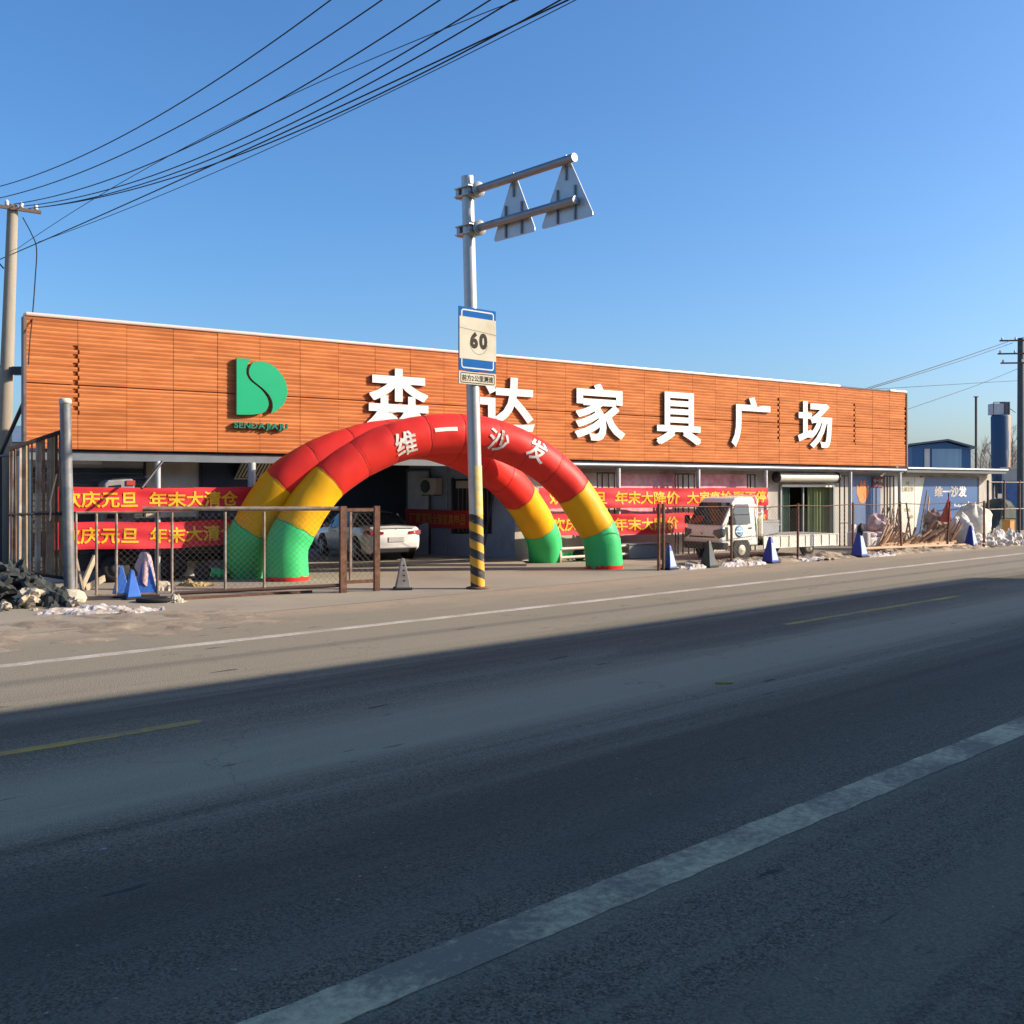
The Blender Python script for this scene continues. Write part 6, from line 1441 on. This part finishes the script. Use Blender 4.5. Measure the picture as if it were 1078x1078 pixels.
def silo():
    Y = 160; k = Y / F; c = at(1053.5, 515, Y); cx = c.x
    t = thing('cement_silo', 'tall blue silo with a rust streaked right side behind the yard', 'silo', (cx, Y, 0))
    zt_ = H + (HV - 437) * k
    M = bpy.data.materials.new('silo_paint'); M.use_nodes = True; tt = M.node_tree; b = tt.nodes['Principled BSDF']; N = tt.nodes.new; L = tt.links.new
    tc = N('ShaderNodeTexCoord'); sp__ = N('ShaderNodeSeparateXYZ'); L(tc.outputs['Object'], sp__.inputs[0])
    nz = N('ShaderNodeTexNoise'); nz.inputs['Scale'].default_value = 0.7; nz.inputs['Detail'].default_value = 6
    mpn = N('ShaderNodeMapping'); mpn.inputs['Scale'].default_value = (2, 2, 0.3); L(tc.outputs['Object'], mpn.inputs[0]); L(mpn.outputs[0], nz.inputs['Vector'])
    ad = N('ShaderNodeMath'); ad.operation = 'MULTIPLY_ADD'; ad.inputs[1].default_value = 1.6; L(nz.outputs[0], ad.inputs[0]); L(sp__.outputs[0], ad.inputs[2])
    cr_ = N('ShaderNodeValToRGB'); cr_.color_ramp.elements[0].position = 0.0
    mr = N('ShaderNodeMapRange'); mr.inputs[1].default_value = 0.85; mr.inputs[2].default_value = 1.95; L(ad.outputs[0], mr.inputs[0]); L(mr.outputs[0], cr_.inputs[0])
    e0, e1 = cr_.color_ramp.elements; e0.color = (0.028, 0.075, 0.15, 1); e0.position = 0.0; e1.color = (0.34, 0.20, 0.10, 1); e1.position = 0.95
    e2 = cr_.color_ramp.elements.new(0.30); e2.color = (0.03, 0.08, 0.16, 1); e3 = cr_.color_ramp.elements.new(0.5); e3.color = (0.26, 0.24, 0.24, 1); e4 = cr_.color_ramp.elements.new(0.75); e4.color = (0.38, 0.19, 0.07, 1)
    L(cr_.outputs[0], b.inputs['Base Color']); b.inputs['Roughness'].default_value = 0.7
    r = 9.7 * k
    obj('tank', MB().lathe((cx, Y, 0), [(r * 0.4, 1.5), (r * 0.94, 4.5), (r, zt_ - 0.3), (r * 0.9, zt_)], 28), M, t, True)
    obj('top_cabin', MB().abox(cx - r - 0.1, cx - r + 1.5, Y - 1, Y + 1, zt_ + 0.03, zt_ + 1.75), mat('cabin_pale', (0.50, 0.50, 0.52), 0.6), t, True)
    obj('hoist', MB().abox(cx - r + 1.55, cx - r + 2.4, Y - 1.0, Y + 0.6, zt_ + 0.02, zt_ + 2.0), mat('hoist_grey', (0.15, 0.15, 0.15), 0.7), t, True)
    m = MB()
    for (x, y) in ((cx - r - 0.2, Y - 1.1), (cx - r + 1.6, Y - 1.1), (cx + 0.8, Y - 1.1)): m.tube([(x, y, zt_), (x, y, zt_ + 1.9)], 0.06, 5)
    m.tube([(cx - r - 0.2, Y - 1.1, zt_ + 1.9), (cx - r + 1.6, Y - 1.1, zt_ + 1.95)], 0.06, 5); m.tube([(cx + 0.8, Y - 1.1, zt_ + 1), (cx + 2.2, Y - 0.2, zt_ + 0.4)], 0.06, 5)
    obj('railing', m, M_DARKSTEEL, t, True)
    for an in (0.6, 2.2, 3.8, 5.4): obj('leg', MB().tube([(cx + r * 0.85 * math.cos(an), Y + r * 0.85 * math.sin(an), 0), (cx + r * 0.85 * math.cos(an), Y + r * 0.85 * math.sin(an), 5)], 0.15, 6), M_DARKSTEEL, t, True)
silo()
yw_ = 70; xa, xb = at(1057, 500, yw_).x, at(1150, 500, yw_).x; zt_ = at(1060, 494, yw_).z
wl2 = thing('yard_wall', 'pale grey block wall with blue doors at the right edge', 'wall', ((xa + xb) / 2, yw_, 0))
obj('wall', MB().abox(xa, xb, yw_, yw_ + 0.3, 0, zt_), mat('block_wall', (0.40, 0.38, 0.36), 0.9, 0, 0.12, 0.7), wl2, True)
obj('coping', MB().abox(xa - 0.1, xb, yw_ - 0.08, yw_ + 0.38, zt_ + 0.003, zt_ + 0.14), mat('coping_grey', (0.5, 0.48, 0.45), 0.9), wl2, True)
x0, x1 = at(1059, 520, yw_).x, at(1071, 520, yw_).x
obj('blue_door', MB().abox(x0, x1, yw_ - 0.06, yw_ - 0.01, 0.05, at(1060, 506.5, yw_).z), mat('door_blue', (0.06, 0.13, 0.30), 0.6, 0, 0.15), wl2, True)
# left background house
yl = 48; ls = thing('left_shed', 'low shed with a blue grey roof behind the rusty fence at left', 'building', (at(5, 500, yl).x, yl, 0))
xa, xb = at(-60, 500, yl).x, at(33, 500, yl).x
obj('wall', MB().abox(xa, xb, yl, yl + 6, 0, at(0, 466, yl).z), mat('left_shed_wall', (0.35, 0.35, 0.36), 0.9), ls, True)
obj('roof', MB().prism([(xb + 0.3, yl - 0.4, at(0, 466, yl).z + 0.02), (xb + 0.3, yl + 6.4, at(0, 466, yl).z + 0.02), (xb - 0.3, yl + 3, at(0, 444, yl).z)], (xa - xb - 0.6, 0, 0)), mat('left_shed_roof', (0.14, 0.19, 0.26), 0.6), ls, True)

# bare winter trees far behind the yard
def bare_tree(base, h, seed, label):
    t = thing('bare_tree', label, 'tree', base, 0, 'bare trees on the far right skyline'); rnd = random.Random(seed); base = Vector(base)
    mt = MB(); mb_ = MB(); trunk = [base, base + Vector((rnd.uniform(-.2, .2), 0, h * 0.4)), base + Vector((rnd.uniform(-.4, .4), 0, h * 0.75)), base + Vector((rnd.uniform(-.5, .5), 0, h))]
    mt.tube(trunk, [0.16, 0.12, 0.07, 0.025], 6)
    def grow(p, d, ln, r, dep):
        q = p + d * ln; mb_.tube([p, p.lerp(q, 0.5) + Vector((rnd.uniform(-1, 1), rnd.uniform(-1, 1), rnd.uniform(-.3, .6))) * ln * 0.06, q], [r, r * 0.75, r * 0.45], 4, False)
        if dep == 0: return
        for _ in range(3):
            nd = (d + Vector((rnd.uniform(-.8, .8), rnd.uniform(-.8, .8), rnd.uniform(0.0, .8)))).normalized(); grow(p.lerp(q, rnd.uniform(0.45, 1)), nd, ln * rnd.uniform(0.5, 0.75), r * 0.55, dep - 1)
    for k in range(11):
        f = rnd.uniform(0.3, 0.95); p = base + UP * h * f; an = rnd.uniform(0, 6.28); d = Vector((math.cos(an) * 0.6, math.sin(an) * 0.6, 0.9)).normalized(); grow(p, d, h * 0.30 * (1.15 - f * 0.6), 0.05, 3)
    Mt = mat('bare_wood', (0.19, 0.15, 0.135), 0.95)
    obj('trunk', mt, Mt, t, True); obj('crown', mb_, Mt, t, True)
for k, (u, Y, top, lab) in enumerate(((1034, 190, 470, 'bare tree just right of the thin chimney pipe'), (1043, 185, 476, 'short bare tree at the foot of the silo'), (1066, 180, 461, 'bare tree between the silo and the right power pole'), (1072, 200, 466, 'bare tree directly behind the right power pole'), (1084, 190, 458, 'tall bare tree at the right edge of the skyline'), (1038, 260, 479, 'far low bare tree left of the silo foot'), (1061, 240, 474, 'far bare tree touching the right side of the silo'), (1069, 270, 478, 'far low bare tree left of the right power pole'), (1048, 280, 482, 'farthest low bare tree behind the silo'))):
    b_ = at(u, 515, Y); b_.z = 0; bare_tree(b_, H + (HV - top) / F * Y, 90 + k, lab)

p = gnd(762, 720); p.z = 0.012
single('leaf_scrap', MB().blob(p, (0.10, 0.035, 0.018), 3, 0.5, 2), mat('scrap_green', (0.30, 0.30, 0.06), 0.8), 'small yellow green scrap lying alone on the shaded road', 'litter', p)
